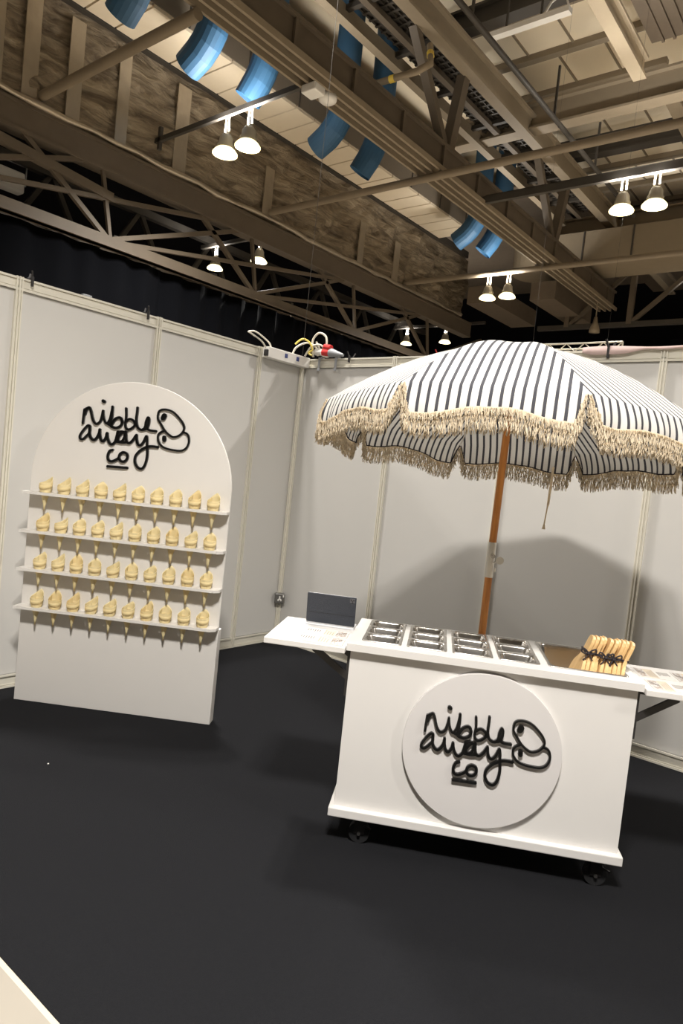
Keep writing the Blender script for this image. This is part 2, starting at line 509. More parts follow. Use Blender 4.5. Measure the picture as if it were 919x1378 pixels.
# side rail running parallel between girder and duct with its plank grating
t = empty('cable_walkway', (-4.6, 4, Z(8.2)))
tag(t, 'dark mesh walkway between two steel rails above the girder', 'walkway')
m = MB(); m.box((-4.78,-14,Z(8.2)), (-4.60,16,Z(8.27))); m.box((-4.72,-14,Z(8.27)), (-4.66,16,Z(8.5))); build_at(m, 'rail', M_beamcream, t)
m = MB(); m.box((-4.25,-14,Z(8.35)), (-4.12,16,Z(8.45))); build_at(m, 'rail', M_steelroof, t)
m = MB()
for i in range(110):
    m.box((-4.6,-6+i*0.2,Z(8.52)), (-3.65,-5.95+i*0.2,Z(8.55)))
for i in range(9):
    m.box((-4.58+i*0.115,-6,Z(8.53)), (-4.55+i*0.115,16,Z(8.56)))
for i in range(14):
    m.box((-4.7,-6+i*1.6,Z(8.4)), (-3.6,-5.9+i*1.6,Z(8.5)))
m.box((-4.62,-6,Z(8.57)), (-3.62,16,Z(8.58)))  # dark sheet added to stop the bright roof showing through the mesh
build_at(m, 'mesh_deck', M_steeldark, t)
m = MB(); m.box((-3.66,-14,Z(9.0)),(-3.3,16,Z(9.05))); 

# cream purlin on the right and the I-beams across
def ibeam_y(name, x, h, d, wd, lab, ya=-14, yb=24, mt=M_beamcream):
    m = MB(); m.box((x-wd/2,ya,Z(h)),(x+wd/2,yb,Z(h)+0.06)); m.box((x-0.05,ya,Z(h)+0.06),(x+0.05,yb,Z(h)+d-0.06)); m.box((x-wd/2,ya,Z(h)+d-0.06),(x+wd/2,yb,Z(h)+d))
    return tag(m.build(name, mt), lab, 'roof beam')
def ibeam_x(name, y, h, d, wd, lab, xa=-5.6, xb=14, mt=M_steelroof, ml=None):
    m = MB(); m.box((xa,y-wd/2,Z(h)),(xb,y+wd/2,Z(h)+0.05)); m.box((xa,y-0.05,Z(h)+0.05),(xb,y+0.05,Z(h)+d-0.05)); m.box((xa,y-wd/2,Z(h)+d-0.05),(xb,y+wd/2,Z(h)+d))
    return tag(m.build(name, mt), lab, 'roof beam')
ibeam_y('roof_beam', -0.95, 8.7, 0.45, 0.26, 'cream steel beam dividing the cream roof boards from the brown ribbed sheet', -14, 10.3, M_purlin)
ibeam_y('roof_beam', -0.72, 8.95, 0.3, 0.3, 'cream steel beam beyond the broad cross beam at upper right', 11.4, 24)
ibeam_x('roof_beam', 10.6, 8.32, 0.62, 0.36, 'broad grey cross beam passing above the two bright lamps at right', mt=M_beamcream)
ibeam_x('roof_beam', 7.6, 8.95, 0.42, 0.3, 'dark cross beam just behind the white fluorescent batten', mt=M_steeldark, xa=-4.9)
ibeam_x('roof_beam', 17.2, 8.3, 0.5, 0.36, 'farthest pale cross beam over the dark drapes at right', mt=M_beamcream)
ibeam_x('roof_beam', 13.9, 9.1, 0.5, 0.3, 'dark cross beam above the right hand pair of lamps', mt=M_steeldark, xa=-4.6)
ibeam_y('roof_beam', -5.2, 9.3, 0.3, 0.2, 'dark lengthwise beam behind the blue nozzle drop pipes', -14, 22, M_steeldark)

# pipes across
def pipe(p, q, r, lab, name='cross_pipe', m_=None):
    m = MB(); m.tube([p, q], r, 12)
    return tag(m.build(name, m_ or M_pipe), lab, 'pipe')
pipe((-9.0,1.52,Z(6.0)), (-4.0,1.52,Z(6.02)), 0.085, 'thick brown cross pipe at the top left of the photo over the foil wrap')
pipe((-9.0,7.15,Z(6.0)), (14,7.15,Z(6.0)), 0.075, 'brown cross pipe spanning the hall above the umbrella top')
pipe((-9.0,13.1,Z(6.0)), (14,13.1,Z(6.0)), 0.075, 'farthest brown cross pipe carrying the small twin lamps')
t = empty('lamp_rail', (-6, 3.88, Z(6.25)))
tag(t, 'thin dark rail with end hook carrying the twin lamps at upper left', 'rail')
m = MB(); m.bar((-8.28,3.88,Z(6.25)), (-3.9,3.88,Z(6.3)), 0.07, 0.09); build_at(m, 'bar', M_steeldark, t)
m = MB(); m.bar((-8.1,3.88,Z(6.05)), (-8.1,3.88,Z(6.5)), 0.07, 0.07); build_at(m, 'hook', M_steeldark, t)
t = empty('lamp_rail', (0, 9.05, Z(6.25)))
tag(t, 'dark cable rail carrying the two bright lamps at upper right', 'rail')
m = MB(); m.bar((-3.6,9.05,Z(6.22)), (14,9.05,Z(6.22)), 0.1, 0.14); m.bar((-3.6,9.2,Z(6.36)), (14,9.2,Z(6.36)), 0.06, 0.06); build_at(m, 'bar', M_steeldark, t)
pipe((-1.95,-12,Z(7.4)), (-1.95,14,Z(7.4)), 0.05, 'thin dark conduit running under the cream roof boards', 'conduit', M_steeldark)
for yy, q in ((5.2,'nearest'), (8.6,'middle'), (11.0,'farthest')):
    m = MB(); m.bar((-1.95,yy,Z(7.4)), (-1.95,yy,Z(8.4)), 0.04, 0.04)
    tag(m.build('conduit_hanger', M_steeldark), q + ' upright hanger rod holding the thin conduit under the roof boards', 'hanger', 'conduit hanger rods')
# bent gas pipe with yellow bands
t = empty('bent_pipe', (-3.3, 5.4, Z(7)))
tag(t, 'bent beige pipe with small yellow bands beside the mesh walkway', 'pipe')
def PK(u, v_, h):  # only used as plain numbers: k, m pairs measured on the roof plan
    return (RX(u, h), RY(v_, h), Z(h))
m = MB(); pp = [PK(-0.95,1.34,7.6), PK(-0.985,1.40,7.15), PK(-1.03,1.41,7.0), PK(-1.15,1.405,7.0), PK(-1.19,1.37,7.0), PK(-1.25,1.02,7.0), PK(-1.28,0.6,7.0)]
m.tube(pp, 0.06, 10); build_at(m, 'pipe_run', M_beamcream, t)
for i, f in ((0,0.5),(2,0.6),(4,0.5)):
    m = MB(); a = Vector(pp[i]); b = Vector(pp[i+1]); c = a.lerp(b, f); d = (b-a).normalized()*0.05
    m.tube([c-d, c+d], 0.067, 10); build_at(m, 'yellow_band', M_yellow, t)

# left hall truss under the foil wrap
t = empty('hall_truss', (-8.4, 3, Z(4)))
tag(t, 'brown lattice truss between the foil wrap and the black drapes at left', 'roof truss')
m = MB(); m.box((-8.62,-14,Z(5.30)), (-8.3,17.5,Z(5.36))); m.box((-8.5,-14,Z(5.36)), (-8.32,17.5,Z(5.74))); m.box((-8.62,-14,Z(5.74)), (-8.3,17.5,Z(5.80)))
build_at(m, 'top_chord', M_steelroof, t)
m = MB(); m.box((-8.5,-14,Z(3.92)), (-8.35,18,Z(4.14))); m.box((-8.55,-14,Z(3.92)), (-8.3,18,Z(3.95))); build_at(m, 'bottom_chord', M_steelroof, t)
m = MB(); m.box((-9.3,-14,Z(4.0)), (-9.15,18,Z(4.14))); build_at(m, 'bottom_chord', M_steelroof, t)
def tr(a, b, wd=0.09, nm='diagonal', x=-8.4):
    m = MB(); m.bar((x,a[0],a[1]), (x,b[0],b[1]), wd, wd); build_at(m, nm, M_steelroof, t)
for i in range(-3, 4):
    s_ = i*3.95
    tr((3.1+s_,5.6), (1.2+s_,6.95)); tr((3.1+s_,5.6), (6.6+s_,6.95), 0.09)
    tr((7.1+s_,5.6), (6.8+s_,6.95), 0.07, 'post')
tr((3.3,5.6), (10.3,6.85), 0.08); tr((-3.0,5.2), (6.1,6.95), 0.08); tr((7.2,5.6), (14.5,6.9), 0.08); tr((-2,6.9),(3.1,6.4),0.16)
for i in range(12):
    m = MB(); m.bar((-8.4,-9+i*2.2,Z(4.05)), (-9.2,-8.4+i*2.2,Z(4.08)), 0.06, 0.06); build_at(m, 'cross_strut', M_steelroof, t)
# second truss, behind
t = empty('hall_truss', (-13.2, 3, Z(4)))
tag(t, 'dim second lattice truss in the dark beyond the brown lattice truss', 'roof truss')
for (z0, z1) in ((4.4, 4.6), (6.6, 6.8)):
    m = MB(); m.box((-13.3,-14,Z(z0)), (-13.1,22,Z(z1))); build_at(m, 'chord', M_steeldark, t)
for i in range(12):
    m = MB(); m.bar((-13.2,-10+i*2.6,Z(4.5)), (-13.2,-8.7+i*2.6,Z(6.7)), 0.12, 0.12); build_at(m, 'diagonal', M_steeldark, t)
    m = MB(); m.bar((-13.2,-7.4+i*2.6,Z(4.5)), (-13.2,-8.7+i*2.6,Z(6.7)), 0.12, 0.12); build_at(m, 'diagonal', M_steeldark, t)
    m = MB(); m.bar((-13.2,-7.4+i*2.6,Z(4.5)), (-8.6,-7.0+i*2.6,Z(4.2)), 0.1, 0.14); build_at(m, 'tie_beam', M_steeldark, t)
# floodlight near left edge
t = empty('floodlight', (-9.4, 1.6, Z(5.0)), 0.5)
tag(t, 'small grey floodlight hanging in the left lattice truss', 'floodlight')
m = MB(); m.rbox((-9.55,1.35,Z(4.62)), (-9.3,1.85,Z(5.0)), 0.04); build_at(m, 'housing', M_wplast, t)
m = MB(); m.tube([(-9.42,1.3,Z(4.8)),(-9.42,1.3,Z(5.15)),(-9.42,1.9,Z(5.15)),(-9.42,1.9,Z(4.8))], 0.02, 6); build_at(m, 'bracket', M_gplast, t)

# drapes
def drape(name, p, q, z0, z1, lab, amp=0.045, seed=1):
    random.seed(seed)
    p = Vector(p); q = Vector(q); L = (q-p).length; d = (q-p)/L; nn = Vector((-d.y, d.x))
    n = int(L/0.09); m = MB(); vs = []
    ph = 0
    for i in range(n+1):
        s_ = L*i/n; ph += random.uniform(0.5, 1.3)
        a = math.sin(ph)*amp
        c = p + d*s_ + nn*a
        vs.append((c.x, c.y, z0)); vs.append((c.x, c.y, z1))
    m.add(vs, [(2*i, 2*i+2, 2*i+3, 2*i+1) for i in range(n)], True)
    o = m.build(name, M_drape, None, False)
    md = o.modifiers.new('thick', 'SOLIDIFY'); md.thickness = 0.01
    return tag(o, lab, 'drape')
drape('black_drape', (-8.55,-14), (-8.55,4.5), 0.0, Z(3.9), 'tall black drape hanging behind the left booth wall up to the clamp above the arch', seed=2)
drape('black_drape', (-8.60,4.5), (-8.60,18.5), 0.0, Z(3.9), 'tall black drape hanging behind the booth corner under the lattice truss', seed=3)
drape('black_drape', (-8.6,19.2), (16,19.2), 0.0, Z(5.35), 'wide black drape at the far end of the hall above the umbrella', amp=0.1, seed=5)
dk = MB(); dk.box((-16,26,0), (26,26.3,Z(10.1))); struct(dk.build('wall_far', M_darkwall))
dk = MB(); dk.box((-16.3,-22,0), (-16,26,Z(10.1))); struct(dk.build('wall_outer', M_darkwall))

# cross duct with rounded end at the far side
t = empty('rounded_duct', (-5, 16.5, Z(7)))
tag(t, 'pale cross duct with a rounded end above the far black drapes', 'duct')
m = MB()
poly = [(14,-0.9),(14,0.9),(-5.4,0.9)]
for i in range(9):
    a = PI/2 + (PI/2)*i/8
    poly.append((-5.4+0.9*math.cos(a), 0.0+0.9*math.sin(a)))
for i in range(9):
    a = PI + (PI/2)*i/8
    poly.append((-5.4+0.9*math.cos(a), 0.0+0.9*math.sin(a)))
m.prism(poly, lambda x, y, h: (x, 16.4+y, h), Z(6.9), Z(7.75))
build_at(m, 'duct_body', M_beamcream, t)
for i in range(13):
    m = MB(); m.box((-5.2+i*1.4,15.47,Z(6.9)), (-5.16+i*1.4,15.5,Z(7.75))); build_at(m, 'seam', M_steeldark, t)
t = empty('far_duct', (-4, 18, Z(6)))
tag(t, 'dark sloping duct under the rounded pale duct at the far end', 'duct')
m = MB(); m.box((-7.5,15.6,Z(5.95)), (-6.6,19,Z(6.5))); m.box((-5.4,15.8,Z(5.95)), (-4.6,19,Z(6.5))); build_at(m, 'duct_body', M_ribbed, t)
# far lattice girder in the gloom at right
t = empty('far_girder', (2, 18, Z(6)))
tag(t, 'dark steel lattice under the pale cross duct at far right', 'roof girder')
for i in range(8):
    m = MB(); m.bar((-5+i*2.0,18.0,Z(5.6)), (-5+i*2.0,18.0,Z(8.2)), 0.16, 0.16); build_at(m, 'post', M_steelroof, t)
    m = MB(); m.bar((-5+i*2.0,18.0,Z(5.6)), (-3+i*2.0,18.0,Z(7.4)), 0.12, 0.12); build_at(m, 'diagonal', M_steelroof, t)
m = MB(); m.bar((-6,18,Z(5.6)), (14,18,Z(5.6)), 0.15, 0.15); build_at(m, 'chord', M_steeldark, t)

# rig truss just above the back wall
t = empty('rig_truss', (-1, 8, 4.6))
tag(t, 'thin pale stage rig truss seen just above the umbrella at right', 'rig truss')
hr = 2.8
xa, xb, yr = RX(-2.15,hr), RX(-1.43,hr), RY(4.43,hr)
m = MB()
for z in (hr, hr-0.15):
    m.tube([(xa,yr,Z(z)), (xb,yr,Z(z))], 0.016, 6)
m.tube([(xa,yr+0.15,Z(hr-0.07)), (xb,yr+0.15,Z(hr-0.07))], 0.016, 6)
build_at(m, 'chord', M_alu, t)
m = MB(); nb = 12
for i in range(nb):
    x0 = xa+(xb-xa)*i/nb; x1 = xa+(xb-xa)*(i+1)/nb
    m.tube([(x0,yr,Z(hr)), (x1,yr,Z(hr-0.15))] if i % 2 == 0 else [(x0,yr,Z(hr-0.15)), (x1,yr,Z(hr))], 0.009, 6)
m.tube([(xb,yr,Z(hr)), (xb,yr,Z(hr-0.15))], 0.016, 6)
build_at(m, 'lattice', M_alu, t)
for q in (0.15, 0.85):
    m = MB(); m.tube([(xa+(xb-xa)*q,yr+0.1,Z(hr)), (xa+(xb-xa)*q,yr+0.1,Z(9.9))], 0.0016, 5); build_at(m, 'hanging_wire', M_steeldark, t)
# suspended box on a cable above the umbrella
t = empty('hanging_sensor', (-1, 12, 6))
tag(t, 'small pale pendant hanging below the girder end above the umbrella', 'pendant')
m = MB(); zz = Z(5.9); m.tube([(-3.7,17.0,Z(6.2)), (-3.7,17.0,Z(5.6))], 0.02, 6); build_at(m, 'rod', M_beamcream, t)
m = MB(); m.lathe([(0.001,0.5),(0.05,0.48),(0.08,0.3),(0.16,0.1),(0.16,0.0),(0.001,0.0)], (-3.7,17.0,Z(5.15)), 14); build_at(m, 'body', M_beamcream, t)

# white sensor boxes under girder
for (k_, m__, lab, rnd) in ((-1.315,1.35,'square white sensor box under the girder', 0), (-1.315,1.405,'round white sensor dome beside the square box under the girder', 1)):
    x, y = RX(k_,6.05), RY(m__,6.05)
    m = MB()
    if rnd: m.lathe([(0.001,0.0),(0.10,0.01),(0.15,0.05),(0.16,0.12),(0.001,0.12)], (x,y,Z(5.99)), 18)
    else: m.rbox((x-0.17,y-0.13,Z(5.98)), (x+0.13,y+0.13,Z(6.11)), 0.02)
    tag(m.build('sensor', M_wplast), lab, 'sensor')

# fluorescent batten
t = empty('fluorescent_batten', (-1.9, 6.55, Z(8)))
tag(t, 'unlit white fluorescent batten hanging under the dark cross beam', 'light fitting')
hb = 7.95
m = MB(); m.bar((RX(-0.815,hb),RY(1.38,hb),Z(hb)), (RX(-0.635,hb),RY(1.38,hb),Z(hb)), 0.14, 0.09); build_at(m, 'body', M_wplast, t)
m = MB(); m.tube([(RX(-0.70,hb),RY(1.38,hb),Z(hb)), (RX(-0.69,hb),RY(1.4,hb),Z(hb+0.35)), (RX(-0.66,hb),RY(1.4,hb),Z(hb+0.45)), (RX(-0.65,hb),RY(1.4,hb),Z(hb+0.2)), (RX(-0.68,hb),RY(1.4,hb),Z(hb+0.05))], 0.022, 6); build_at(m, 'cord', M_wplast, t)
for kk in (-0.78, -0.70):
    m = MB(); m.bar((RX(kk,hb),RY(1.38,hb),Z(hb)), (RX(kk,hb),RY(1.38,hb),Z(9.0)), 0.03, 0.03); build_at(m, 'hanger', M_steeldark, t)

# ------------------------------------------------------------------ high bay lamps (real light sources of the hall)
def light(name, kind, loc, power, size, parent, rot=(0,0,0)):
    ld = bpy.data.lights.new(name, kind)
    ld.energy = power; ld.color = LAMP_COL
    if kind == 'AREA': ld.shape = 'DISK'; ld.size = size; ld.spread = math.radians(150)
    else: ld.shadow_soft_size = size
    o = bpy.data.objects.new(name, ld); COL.objects.link(o)
    o.parent = parent; o.location = loc; o.rotation_euler = rot
    return o
def lamp_proto():
    t = empty('high_bay_lamp')
    m = MB(); m.lathe([(0.001,0.0),(0.215,0.0),(0.22,0.012),(0.001,0.012)], (0,0,0.0), 28); m.build('lens', M_glow, t)
    m = MB(); m.lathe([(0.225,-0.005),(0.23,0.02),(0.19,0.07),(0.15,0.10)], (0,0,0.0), 28); m.build('bell', M_glowy, t)
    m = MB(); m.lathe([(0.15,0.10),(0.15,0.17),(0.13,0.20),(0.12,0.29),(0.08,0.35),(0.001,0.36)], (0,0,0.0), 24); m.build('housing', M_bell, t)
    m = MB()
    for sx in (-0.05, 0.05): m.tube([(sx,0,0.34),(sx*0.8,0,0.70)], 0.018, 6)
    m.build('hanger', M_bell, t)
    light('lamp_light', 'AREA', (0,0,-0.02), LAMP_W, 0.36, t)
    light('lamp_uplight', 'AREA', (0,0,0.40), UP_W, 0.35, t, (PI,0,0))
    return t
HL = 5.55
lamp0 = lamp_proto()
pairs = [(-5.76,3.88,'lit pair under the roof rail near the blue nozzles'), (-0.28,9.1,'bright pair high at right under the cable rail'), (-5.11,13.1,'small pair on the farthest pipe over the parasol'),
         (-11.15,8.8,'pair glimpsed through the left lattice truss'), (-11.3,19.2,'tiny farthest pair low over the back wall beside the parasol'),
         (-0.28,-1.1,''), (5.2,3.9,''), (4.1,-4.5,''), (-5.76,-6.3,''), (10.6,-1.1,''), (10.6,9.1,''), (5.2,14.1,''), (-0.28,19.3,'')]
first = True
for (x, y, ds) in pairs:
    dx = 0.30
    if y == -4.5: dx = 0.24
    if x < -10: dx = 0.92
    for s_, nm in ((-1,'left'), (1,'right')):
        L_ = lamp0 if first else label_copy(lamp0, None, 1)
        first = False
        L_.location = (x + s_*dx, y, Z(5.30 if y == 13.1 else 3.35 if y == -4.5 else HL))
        lab = nm + ' lamp of the ' + (ds or 'pair outside the photo at %s' % {(-0.28,-1.1):'left overhead',(5.2,3.9):'right beyond the back wall',(4.1,-4.5):'the camera position, hung lower',(-5.76,-6.3):'the camera side left',(10.6,-1.1):'far right overhead',(-0.28,-11.4):'far behind the camera',(10.6,9.1):'far right beyond the back wall',(5.2,14.1):'right distance',(-0.28,19.3):'the hall end'}[(x, y)])
        tag(L_, lab, 'lamp', 'high bay lamps')
for kx, my in ((-11.15,8.8),(-11.3,19.2)):
    m = MB(); m.bar((kx-1.6,my,Z(HL)+0.7), (kx+2.6,my,Z(HL)+0.7), 0.1, 0.1)
    tag(m.build('lamp_rail', M_steeldark), 'dark rail carrying lamps in the gloom ' + ('behind the left truss' if my < 10 else 'far behind the back wall'), 'rail')


# ------------------------------------------------------------------ lettering strokes (mm, traced in the plane of the sign)
LOGO = [
 (6.2,[(-222,103),(-224,72),(-225,41)]),
 (6.2,[(-219,80),(-212,104),(-201,114),(-192,99),(-183,70),(-172,50),(-160,44),(-146,55),(-139,81),(-136,105)]),
 (5.6,[(-222,100),(-214,108),(-201,114)]),
 (5.4,[(-136,105),(-131,78),(-123,58),(-113,50),(-102,70),(-97,100),(-94,127)]),
 (6.8,[(-94,127),(-93,93),(-95,62),(-95,43),(-83,36),(-67,35),(-49,46),(-44,64),(-50,79),(-61,82),(-76,74),(-86,58),(-94,45),(-110,50)]),
 (6.0,[(-31,126),(-28,103),(-27,82),(-29,60),(-25,41),(-13,33),(1,39),(14,52),(16,64),(4,77),(-11,80),(-25,70)]),
 (6.4,[(21,134),(21,111),(20,85),(23,64),(29,48),(41,39),(55,39),(64,53),(66,75),(73,95),(79,86),(78,64),(74,46),(88,39),(114,38)]),
 (7.2,[(55,40),(68,44),(74,50)]), (6.4,[(16,62),(22,56)]),
 (6.0,[(-191,30),(-200,33),(-216,15),(-232,-13),(-232,-28),(-219,-31),(-203,-15),(-190,4),(-191,30)]),
 (6.8,[(-191,28),(-190,-3),(-182,-21),(-168,-30),(-155,-19),(-146,2),(-144,20)]),
 (6.6,[(-144,18),(-142,-2),(-135,-24),(-124,-31),(-113,-14),(-109,8),(-105,-13),(-94,-35),(-81,-41),(-68,-26),(-63,-2),(-60,18)]),
 (6.4,[(-59,18),(-40,21),(-22,20)]), (6.4,[(-58,16),(-60,2),(-57,-14)]), (6.0,[(-27,16),(-27,0),(-34,-18),(-46,-25),(-55,-20),(-54,-6),(-45,10),(-34,18)]),
 (6.6,[(-22,20),(-20,-3),(-14,-23),(-1,-27),(13,-12),(23,6),(27,12)]),
 (6.6,[(-68,-26),(-56,-27),(-35,-28),(-14,-24)]),
 (6.6,[(27,12),(31,-12),(38,-28),(48,-32),(60,-20),(69,2),(74,11),(78,-9),(80,-34),(84,-62),(83,-94),(76,-122),(63,-136),(44,-130),(30,-107),(32,-81),(48,-58),(69,-42),(90,-33),(110,-31),(129,-32)]),
 (6.6,[(-77,-65),(-90,-72),(-97,-94),(-92,-112),(-78,-117),(-59,-109),(-45,-98)]),
 (6.6,[(-45,-98),(-41,-81),(-26,-71),(-9,-77),(-6,-96),(-17,-111),(-33,-112),(-44,-101)]),
 (6.8,[(-93,-141),(-47,-140),(-4,-139)]),
 (8.6,[(-139,149),(-134,146)]),
 (5.2,[(117,106),(121,127),(138,137),(166,137),(191,127),(218,104),(236,82),(242,62),(235,43),(220,28),(197,20),(176,28),(153,47),(133,74),(120,92),(117,106)]),
 (5.2,[(150,42),(134,33),(126,18),(129,-3),(144,-23),(165,-33),(200,-38),(238,-37),(260,-22),(269,5),(264,32),(252,43),(237,46)]),
 (13.5,[(143,100),(147,110)]),
 (10.5,[(155,14),(156,3)]),
]
def lettering(name, parent, ox, oz, yf, yb, k):
    m = MB()
    for (r, pts) in LOGO:
        r = r*0.87*k/1000
        pl = [Vector((ox+x*k/1000, oz+z*k/1000)) for x, z in pts]
        sm = catmull([(p.x, p.y, 0) for p in pl], 5)
        sm = [Vector((p.x, p.y)) for p in sm]
        n = len(sm); L_ = []; R2 = []
        for i, p in enumerate(sm):
            d = (sm[min(i+1,n-1)] - sm[max(i-1,0)])
            if d.length < 1e-9: d = Vector((1,0))
            d.normalize(); nn = Vector((-d.y, d.x))
            L_.append(p+nn*r); R2.append(p-nn*r)
        for i in range(n-1):
            m.prism([L_[i], R2[i], R2[i+1], L_[i+1]], lambda x, y, h: (x, h, y), yf, yb)
        for p in sm[::2] + [sm[-1]]:
            m.prism([(p.x+r*math.cos(2*PI*j/12), p.y+r*math.sin(2*PI*j/12)) for j in range(12)], lambda x, y, h: (x, h, y), yf, yb)
    return m.build(name, M_black, parent)

# ------------------------------------------------------------------ arched display board
BO = Vector((0.216, -2.439, 0.002)); BR = math.atan2(0.565, 0.825)
board = empty('display_board', BO, BR)
tag(board, 'tall white arched display board with four shelves of cones and black lettering', 'display board')
BWD = 1.188; AR = BWD/2; AZ = 1.333
outl = [(BWD, 0.0), (BWD, AZ)] + [(AR+AR*math.cos(a), AZ+AR*math.sin(a)) for a in [PI*i/48 for i in range(1, 48)]] + [(0, AZ), (0, 0.0)]
m = MB(); m.prism(outl, lambda x, y, h: (x, h, y), 0.0, 0.018)
bo = m.build('arched_panel', M_whiteb, board)
bv = bo.modifiers.new('edge', 'BEVEL'); bv.width = 0.002; bv.segments = 2; bv.limit_method = 'ANGLE'
m = MB(); m.box((0.0,0.018,0.0),(BWD,0.078,0.555)); 
bs = m.build('support_box', M_whiteb, board)
bv = bs.modifiers.new('edge', 'BEVEL'); bv.width = 0.004; bv.segments = 2
SHZ = [1.246, 1.023, 0.802, 0.579]
CX = [0.117 + 0.1095*i for i in range(10)]
def shelf(z):
    m = MB(); th_ = 0.015; dpt = 0.09; hr_ = 0.0300; n = 16
    xs = [0.0] + [(CX[i]+CX[i+1])/2 for i in range(9)]
    xs = [CX[0]-0.055] + xs[1:] + [CX[9]+0.055]
    for i in range(10):
        xa_, xb_ = xs[i], xs[i+1]; cx = CX[i]; cy = -0.046
        ring = []; outer = []
        for k in range(n):
            a = 2*PI*k/n + PI/16
            c, s_ = math.cos(a), math.sin(a)
            ring.append((cx+hr_*c, cy+hr_*s_))
            tx_ = ((xb_-cx)/c if c > 0 else (xa_-cx)/c) if abs(c) > 1e-6 else 9
            ty_ = ((0-cy)/s_ if s_ > 0 else (-dpt-cy)/s_) if abs(s_) > 1e-6 else 9
            t_ = min(tx_, ty_)
            outer.append((cx+t_*c, cy+t_*s_))
        # add corners into polygon faces
        vs = [(x, y, z) for x, y in ring] + [(x, y, z) for x, y in outer] + [(x, y, z-th_) for x, y in ring] + [(x, y, z-th_) for x, y in outer]
        cor = [(xb_, 0), (xa_, 0), (xa_, -dpt), (xb_, -dpt)]
        vs += [(x, y, z) for x, y in cor] + [(x, y, z-th_) for x, y in cor]
        fs = []
        for k in range(n):
            k2 = (k+1) % n
            a1 = (outer[k], outer[k2])
            ci = None
            for q, (x, y) in enumerate(cor):
                o1, o2 = a1
                on1 = abs(o1[0]-x) < 1e-6 or abs(o1[1]-y) < 1e-6
                on2 = abs(o2[0]-x) < 1e-6 or abs(o2[1]-y) < 1e-6
                same = (abs(o1[0]-o2[0]) < 1e-6) or (abs(o1[1]-o2[1]) < 1e-6)
                if on1 and on2 and not same: ci = q
            if ci is None:
                fs.append((k, n+k, n+k2, k2)); fs.append((2*n+k2, 3*n+k2, 3*n+k, 2*n+k))
            else:
                fs.append((k, n+k, 4*n+ci, n+k2, k2)); fs.append((2*n+k2, 3*n+k2, 4*n+4+ci, 3*n+k, 2*n+k))
            fs.append((k2, 2*n+k2, 2*n+k, k))
        m.add(vs, fs)
        m.add([(xa_,-dpt,z),(xb_,-dpt,z),(xb_,-dpt,z-th_),(xa_,-dpt,z-th_)], [(0,1,2,3)])
    m.prism([(0.0,-dpt),(xs[0],-dpt),(xs[0],0),(0.0,0)], lambda x, y, h: (x, y, h), z-th_, z)
    m.prism([(xs[-1],-dpt),(BWD-0.03,-dpt),(BWD,-dpt+0.03),(BWD,0),(xs[-1],0)], lambda x, y, h: (x, y, h), z-th_, z)
    m.build('shelf', M_whiteb, board)
for z in SHZ: shelf(z)
lettering('lettering', board, 0.575, 1.612, -0.013, 0.0, 1.275)

# wooden cones, each standing through a hole
def cone_proto(k):
    random.seed(30+k)
    m = MB(); n = 28
    prof = [(0.0015,0.0),(0.006,0.03),(0.012,0.06),(0.019,0.085),(0.0275,0.106),(0.0325,0.130),(0.0350,0.156)]
    peak = (1.05, 0.85, 1.2, 0.95)[k]; a0 = (1.30, 1.05, 1.55, 1.45)[k]
    def rim(a):
        d = math.atan2(math.sin(a-a0), math.cos(a-a0))
        return 0.158 + 0.042*peak*math.exp(-(d/1.2)**2) + 0.005*math.exp(-(d/0.25)**2)
    vs = []; fs = []
    for j in range(len(prof)+3):
        for i in range(n+5):               # overlaps itself, wrapped sheet
            a = 2*PI*i/n + a0 + 0.9
            lift = 0.0022*(i/(n+4))
            if j < len(prof): r, z = prof[j]
            else:
                f = (j-len(prof)+1)/3
                z = 0.156 + (rim(a)-0.156)*f; r = 0.0350 - 0.002*(z-0.156)/0.05
            if j == len(prof)-1: pass
            vs.append(((r+lift)*math.cos(a), (r+lift)*math.sin(a), z))
    w_ = n+5
    for j in range(len(prof)+2):
        for i in range(w_-1):
            fs.append((j*w_+i, j*w_+i+1, (j+1)*w_+i+1, (j+1)*w_+i))
    m.add(vs, fs, True)
    o = m.build('bamboo_cone', M_bamboo if k != 2 else M_bamboo2, None, False)
    sd = o.modifiers.new('thick', 'SOLIDIFY'); sd.thickness = 0.0014; sd.offset = -1
    # paper band of the wrap around the upper cone
    b = MB()
    pts0 = []; vs = []; fs = []
    for i in range(n):
        a = 2*PI*i/n
        for (r, z) in ((0.0345,0.130),(0.0368,0.153)):
            zz = z + 0.008*math.cos(a-a0-0.3)
            vs.append((r*math.cos(a), r*math.sin(a), zz))
    for i in range(n):
        i2 = (i+1) % n; fs.append((2*i, 2*i2, 2*i2+1, 2*i+1))
    b.add(vs, fs, True)
    bb = b.build('wrap_band', M_bamboo2, o, False)
    sd = bb.modifiers.new('thick', 'SOLIDIFY'); sd.thickness = 0.001
    return o
cones = [cone_proto(k) for k in range(4)]
used = [False]*4
Bm = Matrix.Translation(BO) @ Matrix.Rotation(BR, 4, 'Z')
random.seed(77)
rows = ['top shelf', 'second shelf down', 'third shelf down', 'bottom shelf']
for r_, z in enumerate(SHZ):
    for i, x in enumerate(CX):
        k = random.choice([0,0,1,2,3,3])
        if not used[k]: o = cones[k]; used[k] = True
        else: o = label_copy(cones[k], None, 1)
        p = Bm @ Vector((x, -0.046, z-0.106))
        o.location = p; o.rotation_euler = (0, 0, BR + random.uniform(-0.35, 0.35))
        tag(o, 'pale wooden cone, %s from the left on the %s of the arched board' % (ORD[i], rows[r_]), 'cone', 'wooden cones on the arched board')
for k in range(4):
    if not used[k]:
        bpy.data.objects.remove(cones[k].children[0]); bpy.data.objects.remove(cones[k])

